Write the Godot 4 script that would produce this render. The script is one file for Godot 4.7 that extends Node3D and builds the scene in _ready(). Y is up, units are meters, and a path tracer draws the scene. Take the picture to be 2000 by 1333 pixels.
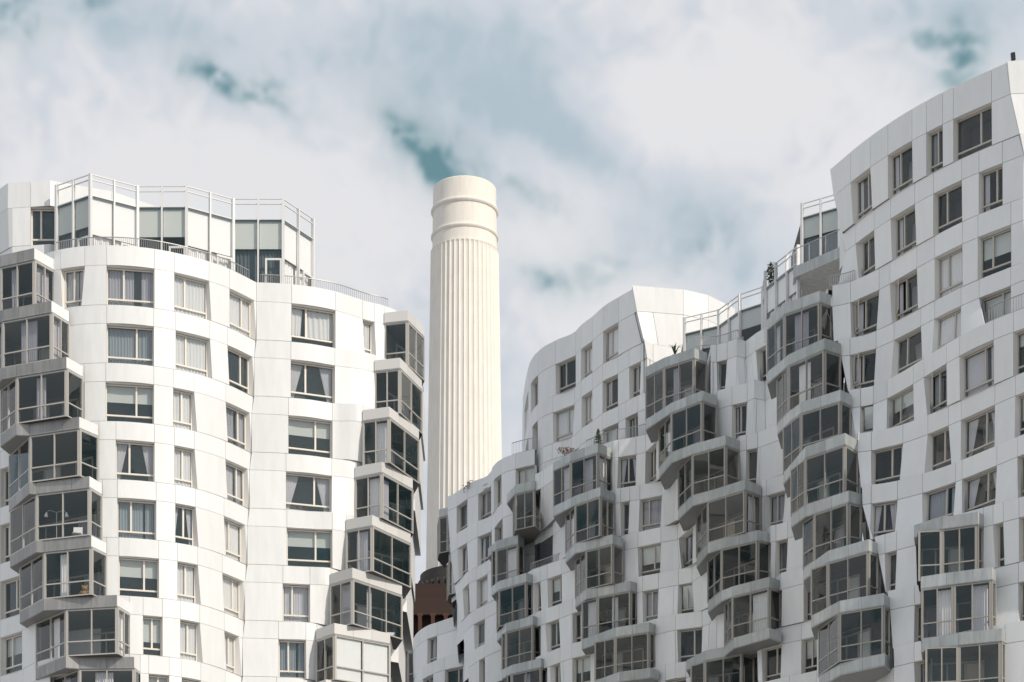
extends Node3D
# Two scalloped white apartment buildings with stacked glass bays, a fluted chimney between them, a cloudy sky.
# Plan points are written V(x, depth): metres to the right of, and in front of, the place where the photographer stands.

const WINDOW_HIGH := 2.18
const LEDGE_HIGH := 0.65

var rng := RandomNumberGenerator.new()
var mats := {}
var pieces := {}
var stacks := {}
var voids := []
var frame_paint: Material
var bay_paint: Material
var joint_paint: Material
var joint := 0.009
var window_sheets := 2


func _ready() -> void:
	rng.seed = 20
	# --- camera, sky, sun, exposure
	var cam := Camera3D.new()
	cam.name = "camera"
	cam.position = Vector3(0, 1.7, 0)
	cam.projection = Camera3D.PROJECTION_FRUSTUM
	cam.near = 1.0
	cam.far = 4000.0
	cam.size = 1333.0 / 4500.0
	cam.frustum_offset = Vector2(0, (2450.0 - 666.5) / 4500.0)
	cam.current = true
	add_child(cam)
	var env := Environment.new()
	env.background_mode = Environment.BG_SKY
	env.sky = Sky.new()
	var pano := PanoramaSkyMaterial.new()
	pano.panorama = cloudy_sky()
	env.sky.sky_material = pano
	env.sky_rotation = Vector3(0, PI, 0)
	env.background_energy_multiplier = SKY_ENERGY
	env.tonemap_mode = Environment.TONE_MAPPER_LINEAR
	env.tonemap_exposure = EXPOSURE
	env.sdfgi_enabled = true
	env.ssao_enabled = true
	env.ssil_enabled = true
	var world := WorldEnvironment.new()
	world.name = "world"
	world.environment = env
	add_child(world)
	var sun := DirectionalLight3D.new()
	sun.name = "sun"
	sun.light_color = Color(1.0, 0.955, 0.89)
	sun.light_energy = SUN_ENERGY
	sun.light_angular_distance = 0.5
	sun.shadow_enabled = true
	var az := deg_to_rad(SUN_AZIMUTH)
	var el := deg_to_rad(SUN_HEIGHT)
	var to_sun := Vector3(sin(az) * cos(el), sin(el), cos(az) * cos(el))
	sun.look_at_from_position(Vector3.ZERO, -to_sun, Vector3.UP)
	add_child(sun)
	make_materials()
	ground()
	power_station()
	chimney()
	left_building()
	right_building()
	small_things()


const SUN_AZIMUTH := 48.0
const SUN_HEIGHT := 36.0
const SUN_ENERGY := 1.06
const SKY_ENERGY := 1.0
const EXPOSURE := 1.0


func V(a: float, b: float) -> Vector2:
	return Vector2(a, b)


func at(p: Vector2, y: float) -> Vector3:
	return Vector3(p.x, y, -p.y)


# ---------------------------------------------------------------- sky
func cloudy_sky() -> ImageTexture:
	var low := FastNoiseLite.new()
	low.seed = 3
	low.noise_type = FastNoiseLite.TYPE_SIMPLEX_SMOOTH
	low.frequency = 3.2
	low.fractal_octaves = 4
	low.fractal_gain = 0.45
	var fine := FastNoiseLite.new()
	fine.seed = 11
	fine.noise_type = FastNoiseLite.TYPE_SIMPLEX_SMOOTH
	fine.frequency = 22.0
	fine.fractal_octaves = 4
	fine.fractal_gain = 0.55
	var small := Image.create(1024, 512, false, Image.FORMAT_RGB8)
	for j in 512:
		for i in 1024:
			small.set_pixel(i, j, sky_color((i + 0.5) / 1024.0, (j + 0.5) / 512.0, low, fine))
	small.resize(4096, 2048, Image.INTERPOLATE_CUBIC)
	# the same clouds worked out finer in the part of the sky that lies to the north
	for j in range(520, 860):
		for i in range(1700, 2400):
			small.set_pixel(i, j, sky_color((i + 0.5) / 4096.0, (j + 0.5) / 2048.0, low, fine))
	return ImageTexture.create_from_image(small)


# gaps in the clouds: direction (tangent to the right, tangent up), length, width, tilt in degrees, how open
const GAPS := [
	[-0.218, 0.541, 0.012, 0.007, 60.0, 0.75], [-0.209, 0.533, 0.009, 0.004, 75.0, 0.5], [-0.178, 0.543, 0.012, 0.005, 20.0, 0.7],
	[-0.131, 0.5145, 0.006, 0.0035, -20.0, 0.4], [-0.127, 0.510, 0.013, 0.0042, -30.0, 0.85], [-0.109, 0.504, 0.016, 0.0045, -25.0, 0.75], [-0.1, 0.5075, 0.006, 0.003, 10.0, 0.4],
	[-0.045, 0.487, 0.010, 0.004, -35.0, 0.75], [-0.036, 0.479, 0.012, 0.005, -55.0, 1.0], [-0.031, 0.471, 0.011, 0.0045, -62.0, 1.0],
	[-0.027, 0.481, 0.010, 0.005, 20.0, 0.4], [-0.02, 0.470, 0.010, 0.004, -40.0, 0.5], [0.006, 0.463, 0.022, 0.005, -32.0, 0.4],
	[0.014, 0.4245, 0.011, 0.004, -10.0, 0.65], [0.036, 0.427, 0.016, 0.007, 20.0, 0.3], [0.082, 0.440, 0.016, 0.008, 35.0, 0.4],
	[0.182, 0.527, 0.010, 0.006, 0.0, 0.7], [0.194, 0.523, 0.014, 0.006, 80.0, 0.8], [0.197, 0.517, 0.012, 0.006, 60.0, 0.5],
]
# brighter and darker banks: direction, length, width, tilt, amount
const BANKS := [
	[-0.16, 0.470, 0.07, 0.028, -12.0, 0.42], [-0.08, 0.455, 0.05, 0.03, -20.0, 0.40], [-0.225, 0.49, 0.03, 0.02, 0.0, -0.22], [-0.13, 0.53, 0.07, 0.012, -14.0, -0.35],
	[-0.02, 0.512, 0.05, 0.03, -30.0, -0.42], [0.03, 0.48, 0.05, 0.012, -28.0, -0.40], [0.11, 0.50, 0.07, 0.035, 10.0, 0.50], [0.15, 0.465, 0.05, 0.02, 20.0, 0.30],
	[0.04, 0.41, 0.04, 0.02, 5.0, 0.55], [0.075, 0.452, 0.05, 0.016, 25.0, -0.30], [0.2, 0.54, 0.06, 0.014, 10.0, -0.25], [0.02, 0.44, 0.03, 0.012, 0.0, 0.3],
	[0.1, 0.425, 0.03, 0.014, 30.0, -0.2], [-0.05, 0.42, 0.06, 0.02, 0.0, 0.25], [-0.03, 0.53, 0.05, 0.015, 0.0, -0.15],
]


func lobe(g: Array, t: Vector2) -> float:
	var d := t - Vector2(g[0], g[1])
	if absf(d.x) > 0.3 or absf(d.y) > 0.3:
		return 0.0
	d = d.rotated(-deg_to_rad(g[4]))
	var e: float = (d.x / g[2]) ** 2 + (d.y / g[3]) ** 2
	return exp(-e) if e < 12.0 else 0.0


func sky_color(u: float, v: float, low: FastNoiseLite, fine: FastNoiseLite) -> Color:
	var lon := (u - 0.5) * TAU
	var lat := (0.5 - v) * PI
	if lat < -0.02:
		return Color(0.42, 0.42, 0.42)
	var d := Vector3(sin(lon) * cos(lat), sin(lat), -cos(lon) * cos(lat))
	var bend := Vector3(fine.get_noise_3dv(d * 0.5), fine.get_noise_3dv(d * 0.5 + Vector3(4, 1, 2)), fine.get_noise_3dv(d * 0.5 + Vector3(9, 6, 3)))
	var a := low.get_noise_3dv(d)
	var b := fine.get_noise_3dv(d * 0.7 + bend * 0.03)
	var puff := 1.0 - 2.0 * absf(fine.get_noise_3dv(d * 0.38 + bend * 0.05))
	var light := 0.52 + 1.1 * a + 0.3 * b + 0.2 * puff
	var gap := smoothstep(0.3, 0.6, -1.0 * low.get_noise_3dv(d * 1.7 + Vector3(7, 3, 1)) + 0.35 * b) * 0.9
	if d.z < -0.3:
		var t := Vector2(d.x / -d.z, d.y / -d.z)
		var inside := smoothstep(0.5, 0.3, absf(t.x)) * smoothstep(0.85, 0.6, t.y) * smoothstep(0.1, 0.25, t.y)
		if inside > 0.0:
			var here := 0.38 + 0.3 * a + 0.38 * b + 0.26 * puff
			for g in BANKS:
				here += g[5] * (1.0 if g[5] > 0.0 else 1.35) * lobe(g, t)
			var warp := t + Vector2(b + bend.x, bend.y + fine.get_noise_3dv(d * 2.0 + Vector3(5, 5, 5))) * 0.0055
			var open := 0.0
			var rim := 0.0
			for g in GAPS:
				open += g[5] * lobe(g, warp)
				var wide: Array = g.duplicate()
				wide[2] *= 2.6
				wide[3] *= 2.8
				rim += g[5] * lobe(wide, warp)
			var wisp := fine.get_noise_3dv(d * 3.4 + bend * 0.2)
			open = clampf(open * (0.56 + 1.15 * wisp) + 0.15 * rim * clampf(0.6 + 1.6 * b, 0.0, 1.0), 0.0, 1.0)
			light = lerpf(light, here, inside)
			gap = lerpf(gap, open, inside)
	light = clampf(light, 0.0, 1.0)
	var cloud := Color(0.70, 0.765, 0.805).lerp(Color(0.805, 0.83, 0.865), smoothstep(0.0, 0.5, light)).lerp(Color(0.90, 0.90, 0.912), smoothstep(0.4, 1.0, light))
	return cloud.lerp(Color(0.42, 0.565, 0.605), clampf(gap, 0.0, 1.0))


# ---------------------------------------------------------------- mesh helpers
class Shape:
	var v := PackedVector3Array()
	var n := PackedVector3Array()

	func tri(a: Vector3, b: Vector3, c: Vector3, na: Vector3, nb: Vector3, nc: Vector3) -> void:
		if (b - a).cross(c - a).dot(na + nb + nc) > 0.0:
			v.append_array([a, c, b])
			n.append_array([na, nc, nb])
		else:
			v.append_array([a, b, c])
			n.append_array([na, nb, nc])

	func quad(a: Vector3, b: Vector3, c: Vector3, d: Vector3, m: Vector3) -> void:
		tri(a, b, c, m, m, m)
		tri(a, c, d, m, m, m)

	# a flat face whose normal leans towards a given side
	func face(a: Vector3, b: Vector3, c: Vector3, d: Vector3, towards: Vector3) -> void:
		var m := (c - a).cross(d - b).normalized()
		if m.dot(towards) < 0.0:
			m = -m
		quad(a, b, c, d, m)

	func box(c: Vector3, x: Vector3, y: Vector3, z: Vector3) -> void:
		for s in [-1.0, 1.0]:
			quad(c + s * x - y - z, c + s * x + y - z, c + s * x + y + z, c + s * x - y + z, s * x.normalized())
			quad(c + s * y - x - z, c + s * y + x - z, c + s * y + x + z, c + s * y - x + z, s * y.normalized())
			quad(c + s * z - x - y, c + s * z + x - y, c + s * z + x + y, c + s * z - x + y, s * z.normalized())

	# a bar from p to q, w wide along side, t thick across it
	func bar(p: Vector3, q: Vector3, side: Vector3, w: float, t: float) -> void:
		var along := (q - p) / 2.0
		var s := (side - along * (side.dot(along) / along.length_squared())).normalized()
		var o := along.normalized().cross(s)
		box((p + q) / 2.0, along, s * w / 2.0, o * t / 2.0)

	func rod(p: Vector3, q: Vector3, r: float, r2 := -1.0, sides := 6) -> void:
		if r2 < 0.0:
			r2 = r
		var ax := (q - p).normalized()
		var s := ax.cross(Vector3.RIGHT if absf(ax.x) < 0.8 else Vector3.UP).normalized()
		var o := ax.cross(s)
		for i in sides:
			var a0 := TAU * i / sides
			var a1 := TAU * (i + 1) / sides
			var d0 := s * cos(a0) + o * sin(a0)
			var d1 := s * cos(a1) + o * sin(a1)
			tri(p + d0 * r, p + d1 * r, q + d1 * r2, d0, d1, d1)
			tri(p + d0 * r, q + d1 * r2, q + d0 * r2, d0, d1, d0)
			tri(p, p + d0 * r, p + d1 * r, -ax, -ax, -ax)
			tri(q, q + d0 * r2, q + d1 * r2, ax, ax, ax)

	func ball(c: Vector3, r: Vector3, rings := 8) -> void:
		for j in rings:
			for i in rings * 2:
				var p := []
				for k in [[i, j], [i + 1, j], [i + 1, j + 1], [i, j + 1]]:
					var t: float = PI * k[1] / rings
					var f: float = PI * k[0] / rings
					p.append(Vector3(sin(t) * cos(f), cos(t), sin(t) * sin(f)))
				tri(c + p[0] * r, c + p[1] * r, c + p[2] * r, p[0], p[1], p[2])
				tri(c + p[0] * r, c + p[2] * r, c + p[3] * r, p[0], p[2], p[3])

	# a flat floor or ceiling with any outline, seen from above or below
	func plate(outline: Array, y: float, up: bool) -> void:
		var flat := PackedVector2Array()
		for p in outline:
			flat.append(p)
		var t := Geometry2D.triangulate_polygon(flat)
		var m := Vector3.UP if up else Vector3.DOWN
		for i in range(0, t.size(), 3):
			tri(Vector3(flat[t[i]].x, y, -flat[t[i]].y), Vector3(flat[t[i + 1]].x, y, -flat[t[i + 1]].y), Vector3(flat[t[i + 2]].x, y, -flat[t[i + 2]].y), m, m, m)

	func mesh() -> ArrayMesh:
		var a := []
		a.resize(Mesh.ARRAY_MAX)
		a[Mesh.ARRAY_VERTEX] = v
		a[Mesh.ARRAY_NORMAL] = n
		var m := ArrayMesh.new()
		if v.size() > 0:
			m.add_surface_from_arrays(Mesh.PRIMITIVE_TRIANGLES, a)
		return m


func put(called: String, s: Shape, m: Material, parent: Node = self) -> MeshInstance3D:
	var o := MeshInstance3D.new()
	o.name = called
	o.mesh = s.mesh()
	o.material_override = m
	parent.add_child(o, true)
	return o


func tag(o: Node, label: String, category := "", group := "") -> void:
	o.set_meta("label", label)
	if category:
		o.set_meta("category", category)
	if group:
		o.set_meta("group", group)


func thing(called: String, where: Vector3, label: String, category: String, group := "") -> Node3D:
	var o := Node3D.new()
	o.name = called
	o.position = where
	add_child(o, true)
	tag(o, label, category, group)
	return o


# ---------------------------------------------------------------- materials
func grain(a: Color, b: Color, f: float, octaves: int, seed_: int) -> NoiseTexture2D:
	var n := FastNoiseLite.new()
	n.seed = seed_
	n.frequency = f
	n.fractal_octaves = octaves
	var g := Gradient.new()
	g.set_color(0, a)
	g.set_color(1, b)
	var t := NoiseTexture2D.new()
	t.width = 512
	t.height = 512
	t.seamless = true
	t.noise = n
	t.color_ramp = g
	return t


func paint(r: float, g: float, b: float, rough := 0.6, metal := 0.0) -> StandardMaterial3D:
	var m := StandardMaterial3D.new()
	m.albedo_color = Color(r, g, b).linear_to_srgb()
	m.roughness = rough
	m.metallic = metal
	return m


func make_materials() -> void:
	var soiled := grain(Color(0.958, 0.957, 0.954), Color(1, 1, 1), 0.014, 5, 4)
	for i in 3:
		var p := paint(0.785 + 0.025 * i, 0.80 + 0.025 * i, 0.812 + 0.025 * i, 0.5)
		p.albedo_texture = soiled
		p.uv1_triplanar = true
		p.uv1_world_triplanar = true
		p.uv1_scale = Vector3(0.3, 0.05, 0.3)
		mats["panel%d" % i] = p
	mats.reveal = paint(0.74, 0.73, 0.71, 0.6)
	mats.backing = paint(0.30, 0.30, 0.31, 0.9)
	mats.frame = paint(0.74, 0.695, 0.63, 0.4)
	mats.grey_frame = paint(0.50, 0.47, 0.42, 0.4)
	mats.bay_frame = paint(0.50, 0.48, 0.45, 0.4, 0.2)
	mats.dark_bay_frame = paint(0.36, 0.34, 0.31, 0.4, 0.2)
	mats.pale_backing = paint(0.48, 0.47, 0.46, 0.9)
	joint_paint = mats.pale_backing
	frame_paint = mats.frame
	bay_paint = mats.bay_frame
	mats.pale_frame = paint(0.72, 0.72, 0.72, 0.4)
	var brushed := grain(Color(0.82, 0.82, 0.82), Color(1, 1, 1), 0.02, 4, 9)
	for i in 3:
		var f := paint(0.46 + 0.06 * i, 0.49 + 0.06 * i, 0.49 + 0.06 * i, 0.38, 0.3)
		f.albedo_texture = brushed
		f.uv1_triplanar = true
		f.uv1_world_triplanar = true
		f.uv1_scale = Vector3(0.3, 0.05, 0.3)
		mats["ledge%d" % i] = f
	for i in 3:
		var f := paint(0.34 + 0.03 * i, 0.34 + 0.03 * i, 0.335 + 0.03 * i, 0.4, 0.3)
		f.albedo_texture = brushed
		f.uv1_triplanar = true
		f.uv1_world_triplanar = true
		f.uv1_scale = Vector3(0.3, 0.05, 0.3)
		mats["dark_ledge%d" % i] = f
		mats["pale_ledge%d" % i] = paint(0.60 + 0.03 * i, 0.595 + 0.03 * i, 0.585 + 0.03 * i, 0.5)
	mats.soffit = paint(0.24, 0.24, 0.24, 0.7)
	mats.rail = paint(0.42, 0.42, 0.42, 0.4, 0.4)
	var glass := paint(0.06, 0.15, 0.17, 0.02)
	glass.transparency = BaseMaterial3D.TRANSPARENCY_ALPHA
	glass.albedo_color.a = 0.09
	glass.metallic_specular = 0.7
	mats.glass = glass
	var clear := paint(0.75, 0.80, 0.80, 0.02)
	clear.transparency = BaseMaterial3D.TRANSPARENCY_ALPHA
	clear.albedo_color.a = 0.07
	clear.metallic_specular = 0.6
	mats.clear = clear
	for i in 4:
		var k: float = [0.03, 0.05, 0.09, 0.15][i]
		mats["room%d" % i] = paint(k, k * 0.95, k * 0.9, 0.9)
	mats.curtain0 = paint(0.62, 0.62, 0.66, 0.9)
	mats.curtain1 = paint(0.42, 0.42, 0.47, 0.9)
	mats.curtain2 = paint(0.82, 0.82, 0.83, 0.9)
	mats.curtain3 = paint(0.55, 0.49, 0.40, 0.9)
	mats.curtain4 = paint(0.30, 0.34, 0.38, 0.9)
	mats.blind = paint(0.62, 0.66, 0.64, 0.8)
	mats.white_blind_and_reflection = paint(0.80, 0.82, 0.83, 0.8)
	mats.drape = paint(0.10, 0.13, 0.15, 0.9)
	mats.wood = paint(0.35, 0.22, 0.12, 0.6)
	mats.roof = paint(0.30, 0.30, 0.30, 0.9)


# ---------------------------------------------------------------- facades
# A facade is a stack of storeys. Each has the height of its window heads, the plan of its outer face there, and its openings [from x, to x, what hangs inside, sill shift left, sill shift right].
func storey(piece: String, head: float, plan: Array, openings: Array) -> void:
	if not pieces.has(piece):
		pieces[piece] = {"rows": [], "smooth": true, "top": 1.1, "lean0": 0.0, "lean1": 0.0, "splay": 0.62 if piece == "tower" else 0.0, "free": piece == "tower" or piece == "tower_side" or piece.begins_with("crown") or piece == "left_lobe_far" or piece == "far_lobe"}
	pieces[piece].rows.append({"head": head, "plan": plan, "open": openings, "step": 1e9})


func ledge(stack: String, y: float, plan: Array) -> void:
	if not stacks.has(stack):
		stacks[stack] = []
	stacks[stack].append({"y": y, "plan": plan})


func depth_of(plan: Array, x: float, smooth: bool) -> float:
	var n := plan.size()
	var i := 0
	while i < n - 2 and x > plan[i + 1].x:
		i += 1
	var a: Vector2 = plan[i]
	var b: Vector2 = plan[i + 1]
	var h := maxf(b.x - a.x, 1e-4)
	var t := (x - a.x) / h
	if not smooth or t < 0.0 or t > 1.0:
		return a.y + (b.y - a.y) * clampf(t, -1.5, 2.5)
	var s := (b.y - a.y) / h
	var s0 := s
	var s1 := s
	if i > 0:
		var q: float = (a.y - plan[i - 1].y) / maxf(a.x - plan[i - 1].x, 1e-4)
		s0 = (q + s) / 2.0
	if i < n - 2:
		var q: float = (plan[i + 2].y - b.y) / maxf(plan[i + 2].x - b.x, 1e-4)
		s1 = (q + s) / 2.0
	var t2 := t * t
	var t3 := t2 * t
	return a.y * (2 * t3 - 3 * t2 + 1) + s0 * h * (t3 - 2 * t2 + t) + b.y * (3 * t2 - 2 * t3) + s1 * h * (t3 - t2)


# a point of the outer face of storey r
func on_wall(p: Dictionary, r: int, x: float, y: float) -> Vector3:
	var row: Dictionary = p.rows[r]
	var d := depth_of(row.plan, x, p.smooth)
	if y < row.head and r + 1 < p.rows.size() and x < row.step:
		var below: Dictionary = p.rows[r + 1]
		var t: float = clampf((row.head - y) / (row.head - below.head), 0.0, 1.0)
		d = lerpf(d, depth_of(below.plan, x, p.smooth), t)
	return Vector3(x, y, -d)


func normal_at(p: Dictionary, r: int, x: float, y: float) -> Vector3:
	var row: Dictionary = p.rows[r]
	var lo := x - 0.12
	var hi := x + 0.12
	if x < row.step:
		hi = minf(hi, row.step - 0.002)
	else:
		lo = maxf(lo, row.step + 0.002)
	if not p.smooth:
		for k in (2 if y < row.head - 0.001 and r + 1 < p.rows.size() else 1):
			for q in p.rows[r + k].plan:
				if q.x > lo and q.x <= x:
					lo = q.x
				if q.x < hi and q.x > x:
					hi = q.x
		if hi - lo < 0.01:
			lo -= 0.005
			hi += 0.005
	var a := on_wall(p, r, lo, y)
	var b := on_wall(p, r, hi, y)
	var up := Vector3.UP
	if y < row.head - 0.001:
		up = on_wall(p, r, x, row.head - 0.1) - on_wall(p, r, x, row.head - 1.1)
	return (b - a).cross(up).normalized()


# length of the wall between two x at one height
func run(p: Dictionary, r: int, xa: float, xb: float, y: float) -> float:
	return on_wall(p, r, xa, y).distance_to(on_wall(p, r, xb, y))


# where a folded facade has its folds
func folds(p: Dictionary, r: int, xa: float, xb: float, both := false) -> Array:
	var found := []
	if p.smooth:
		return found
	for n in (2 if both and r + 1 < p.rows.size() else 1):
		var plan: Array = p.rows[r + n].plan
		for k in range(1, plan.size() - 1):
			var q: Vector2 = plan[k]
			if q.x > xa + 0.05 and q.x < xb - 0.05:
				var u: Vector2 = (q - plan[k - 1]).normalized()
				var v: Vector2 = (plan[k + 1] - q).normalized()
				if absf(u.angle_to(v)) > 0.16:
					found.append(q.x)
	found.sort()
	return found


# one cladding panel, four corners on the wall given by x at top and at bottom
func clad(parent: Node, called: String, p: Dictionary, r: int, xa: float, xb: float, yt: float, xc: float, xd: float, yb: float) -> void:
	var long := run(p, r, xa, xb, yt)
	if long < 0.05 and run(p, r, xc, xd, yb) < 0.05:
		return
	var g := joint * (xb - xa) / maxf(long, 0.02)
	var s := Shape.new()
	var cols := clampi(ceili(long / 0.45), 1, 6)
	var thick := 0.05
	var prev := []
	for i in cols + 1:
		var t := float(i) / cols
		var xt := lerpf(xa + g, xb - g, t)
		var xl := lerpf(xc + g, xd - g, t)
		var top := on_wall(p, r, xt, yt)
		var low := on_wall(p, r, xl, yb)
		top.y -= joint
		low.y += joint
		var nudge := (0.5 - t) * 0.06 * (xb - xa)
		var nt := normal_at(p, r, xt + nudge, (yt + yb) / 2.0)
		var nl := normal_at(p, r, xl + nudge, (yt + yb) / 2.0)
		var cur := [top, low, nt, nl]
		if i > 0:
			s.tri(prev[0], top, low, prev[2], nt, nl)
			s.tri(prev[0], low, prev[1], prev[2], nl, prev[3])
			s.quad(prev[0], top, top - nt * thick, prev[0] - prev[2] * thick, Vector3.UP)
			s.quad(prev[1], low, low - nl * thick, prev[1] - prev[3] * thick, Vector3.DOWN)
		if i == 0 or i == cols:
			var e := nt.cross(Vector3.UP) * (1.0 if i == 0 else -1.0)
			s.face(top, low, low - nl * thick, top - nt * thick, e)
		prev = cur
	put(called, s, mats["panel%d" % (rng.randi() % 3)], parent)


# the rough wall just behind the panels
func backing(s: Shape, p: Dictionary, r: int, xa: float, xb: float, yt: float, xc: float, xd: float, yb: float, deep: float) -> void:
	if xb - xa < 0.004:
		return
	var stops := [0.0]
	for x in folds(p, r, xa, xb, yt <= p.rows[r].head) + [xb]:
		var from: float = stops[-1]
		var to: float = (x - xa) / (xb - xa)
		var cols := clampi(ceili(run(p, r, lerpf(xa, xb, from), x, yt) / 0.3), 1, 60)
		for i in cols:
			stops.append(lerpf(from, to, (i + 1.0) / cols))
	for i in stops.size() - 1:
		var mid: float = (stops[i] + stops[i + 1]) / 2.0
		var m := normal_at(p, r, (lerpf(xa, xb, mid) + lerpf(xc, xd, mid)) / 2.0, (yt + yb) / 2.0)
		var f := Vector3(m.x, 0, m.z).normalized()
		var q := []
		for k in 2:
			var t: float = stops[i + k]
			var top := on_wall(p, r, lerpf(xa, xb, t), yt)
			var low := on_wall(p, r, lerpf(xc, xd, t), yb)
			q.append([top - m * 0.075, low - m * 0.075, top - f * deep, low - f * deep])
		s.face(q[0][0], q[1][0], q[1][1], q[0][1], m)
		s.face(q[0][2], q[1][2], q[1][3], q[0][3], -m)
		s.face(q[0][0], q[1][0], q[1][2], q[0][2], Vector3.UP)
		s.face(q[0][1], q[1][1], q[1][3], q[0][3], Vector3.DOWN)


func facade(parent: Node, piece: String) -> void:
	var p: Dictionary = pieces[piece]
	var rows: Array = p.rows
	var ends := [0.0, 0.0]
	for r in rows.size():
		var row: Dictionary = rows[r]
		var x0: float = row.plan[0].x
		var x1: float = row.plan[-1].x
		var sill: float = row.head - WINDOW_HIGH
		# the openings, and the gaps behind the bays
		var gaps := []
		for o in row.open:
			var b0: float = o[0] + (o[3] if o.size() > 3 else 0.0)
			var b1: float = o[1] + (o[4] if o.size() > 4 else 0.0)
			gaps.append([o[0], o[1], b0, b1, o[2], o[5] if o.size() > 5 else 0.0])
		for q in voids:
			if absf(q[0] - row.head) < 0.3 and q[3] == piece:
				var a := clampf(q[1], x0, x1)
				var b := clampf(q[2], x0, x1)
				for o in row.open:
					if o[0] < a and o[1] > a:
						a = o[1] + 0.05
					if o[0] < b and o[1] > b:
						b = o[0] - 0.05
				if b - a > 0.2:
					gaps = gaps.filter(func(e): return e[0] < a or e[1] > b)
					gaps.append([a, b, a, b, ""])
		gaps.sort_custom(func(e, f): return e[0] < f[0])
		# lean of the free ends
		var n0 := x0
		var n1 := x1
		if r + 1 < rows.size() and p.free:
			var t: float = WINDOW_HIGH / (row.head - rows[r + 1].head)
			n0 = lerpf(x0, maxf(rows[r + 1].plan[0].x, x0 - 0.8), t)
			n1 = lerpf(x1, minf(rows[r + 1].plan[-1].x, x1 + 0.8), t)
		# spandrel
		var top: float = row.head + p.top
		var t0: float = x0 + p.lean0
		var t1: float = x1 + p.lean1
		if r > 0:
			top = rows[r - 1].head - WINDOW_HIGH
			t0 = ends[0] if absf(ends[0] - x0) < 0.9 else x0
			t1 = ends[1] if absf(ends[1] - x1) < 0.9 else x1
		ends = [n0, n1]
		returns(parent, p, r, [t0, x0, n0], [t1, x1, n1], [top, row.head, sill])
		var cuts := folds(p, r, x0, x1)
		for e in gaps:
			cuts.append(e[0])
			cuts.append(e[1])
		cuts.sort()
		cuts = [x0] + cuts + [x1]
		var fine := [cuts[0]]
		for k in range(1, cuts.size()):
			var w: float = cuts[k] - fine[-1]
			var long := run(p, r, fine[-1], cuts[k], row.head)
			if long < 0.3:
				if k == cuts.size() - 1:
					fine[-1] = cuts[k]
				continue
			var parts := maxi(1, roundi(long / 2.2))
			var from: float = fine[-1]
			for m in parts:
				fine.append(from + w * (m + 1) / parts)
		for k in fine.size() - 1:
			var a: float = fine[k]
			var b: float = fine[k + 1]
			clad(parent, "spandrel_panel", p, r, t0 if k == 0 else a, t1 if k == fine.size() - 2 else b, top, a, b, row.head)
		var back := Shape.new()
		backing(back, p, r, maxf(t0, x0) + 0.01, minf(t1, x1) - 0.01, top - 0.02, maxf(t0, x0) + 0.01, minf(t1, x1) - 0.01, row.head + 0.005, 0.3)
		# piers between the openings
		var edge := [x0, n0]
		for k in gaps.size() + 1:
			var right := [x1, n1]
			if k < gaps.size():
				right = [gaps[k][0], gaps[k][2]]
			if right[0] - edge[0] > 0.06 or right[1] - edge[1] > 0.06:
				var us := [0.0]
				for x in folds(p, r, edge[0], right[0], true) + [right[0]]:
					var from: float = us[-1]
					var to: float = (x - edge[0]) / maxf(right[0] - edge[0], 0.001) if right[0] - edge[0] > 0.001 else 1.0
					var parts := maxi(1, roundi(run(p, r, lerpf(edge[0], right[0], from), x, row.head) / 2.4))
					for m in parts:
						us.append(lerpf(from, to, (m + 1.0) / parts))
				for m in us.size() - 1:
					var u0: float = us[m]
					var u1: float = us[m + 1]
					clad(parent, "pier_panel", p, r, lerpf(edge[0], right[0], u0), lerpf(edge[0], right[0], u1), row.head, lerpf(edge[1], right[1], u0), lerpf(edge[1], right[1], u1), sill)
				backing(back, p, r, edge[0] + 0.012, right[0] - 0.012, row.head - 0.004, edge[1] + 0.012, right[1] - 0.012, sill + 0.004, 0.3)
			if k < gaps.size():
				edge = [gaps[k][1], gaps[k][3]]
				if gaps[k][4] != "":
					window(parent, p, r, gaps[k])
		put("backing_wall", back, joint_paint, parent)
	core(parent, p)


# the wall turning back at the free ends of a facade
func returns(parent: Node, p: Dictionary, r: int, left: Array, right: Array, ys: Array) -> void:
	for e in [[left, Vector3.LEFT, 0.015], [right, Vector3.RIGHT, -0.015]]:
		var s := Shape.new()
		for k in 2:
			var a := on_wall(p, r, e[0][k], ys[k]) + Vector3(e[2], 0, -0.03)
			var b := on_wall(p, r, e[0][k + 1], ys[k + 1]) + Vector3(e[2], 0, -0.03)
			var back := Vector3(p.splay if e[1] == Vector3.LEFT else 0.0, 0, -3.1)
			s.face(a, b, b + back, a + back, e[1])
		put("return_wall", s, mats.panel1, parent)


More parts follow.
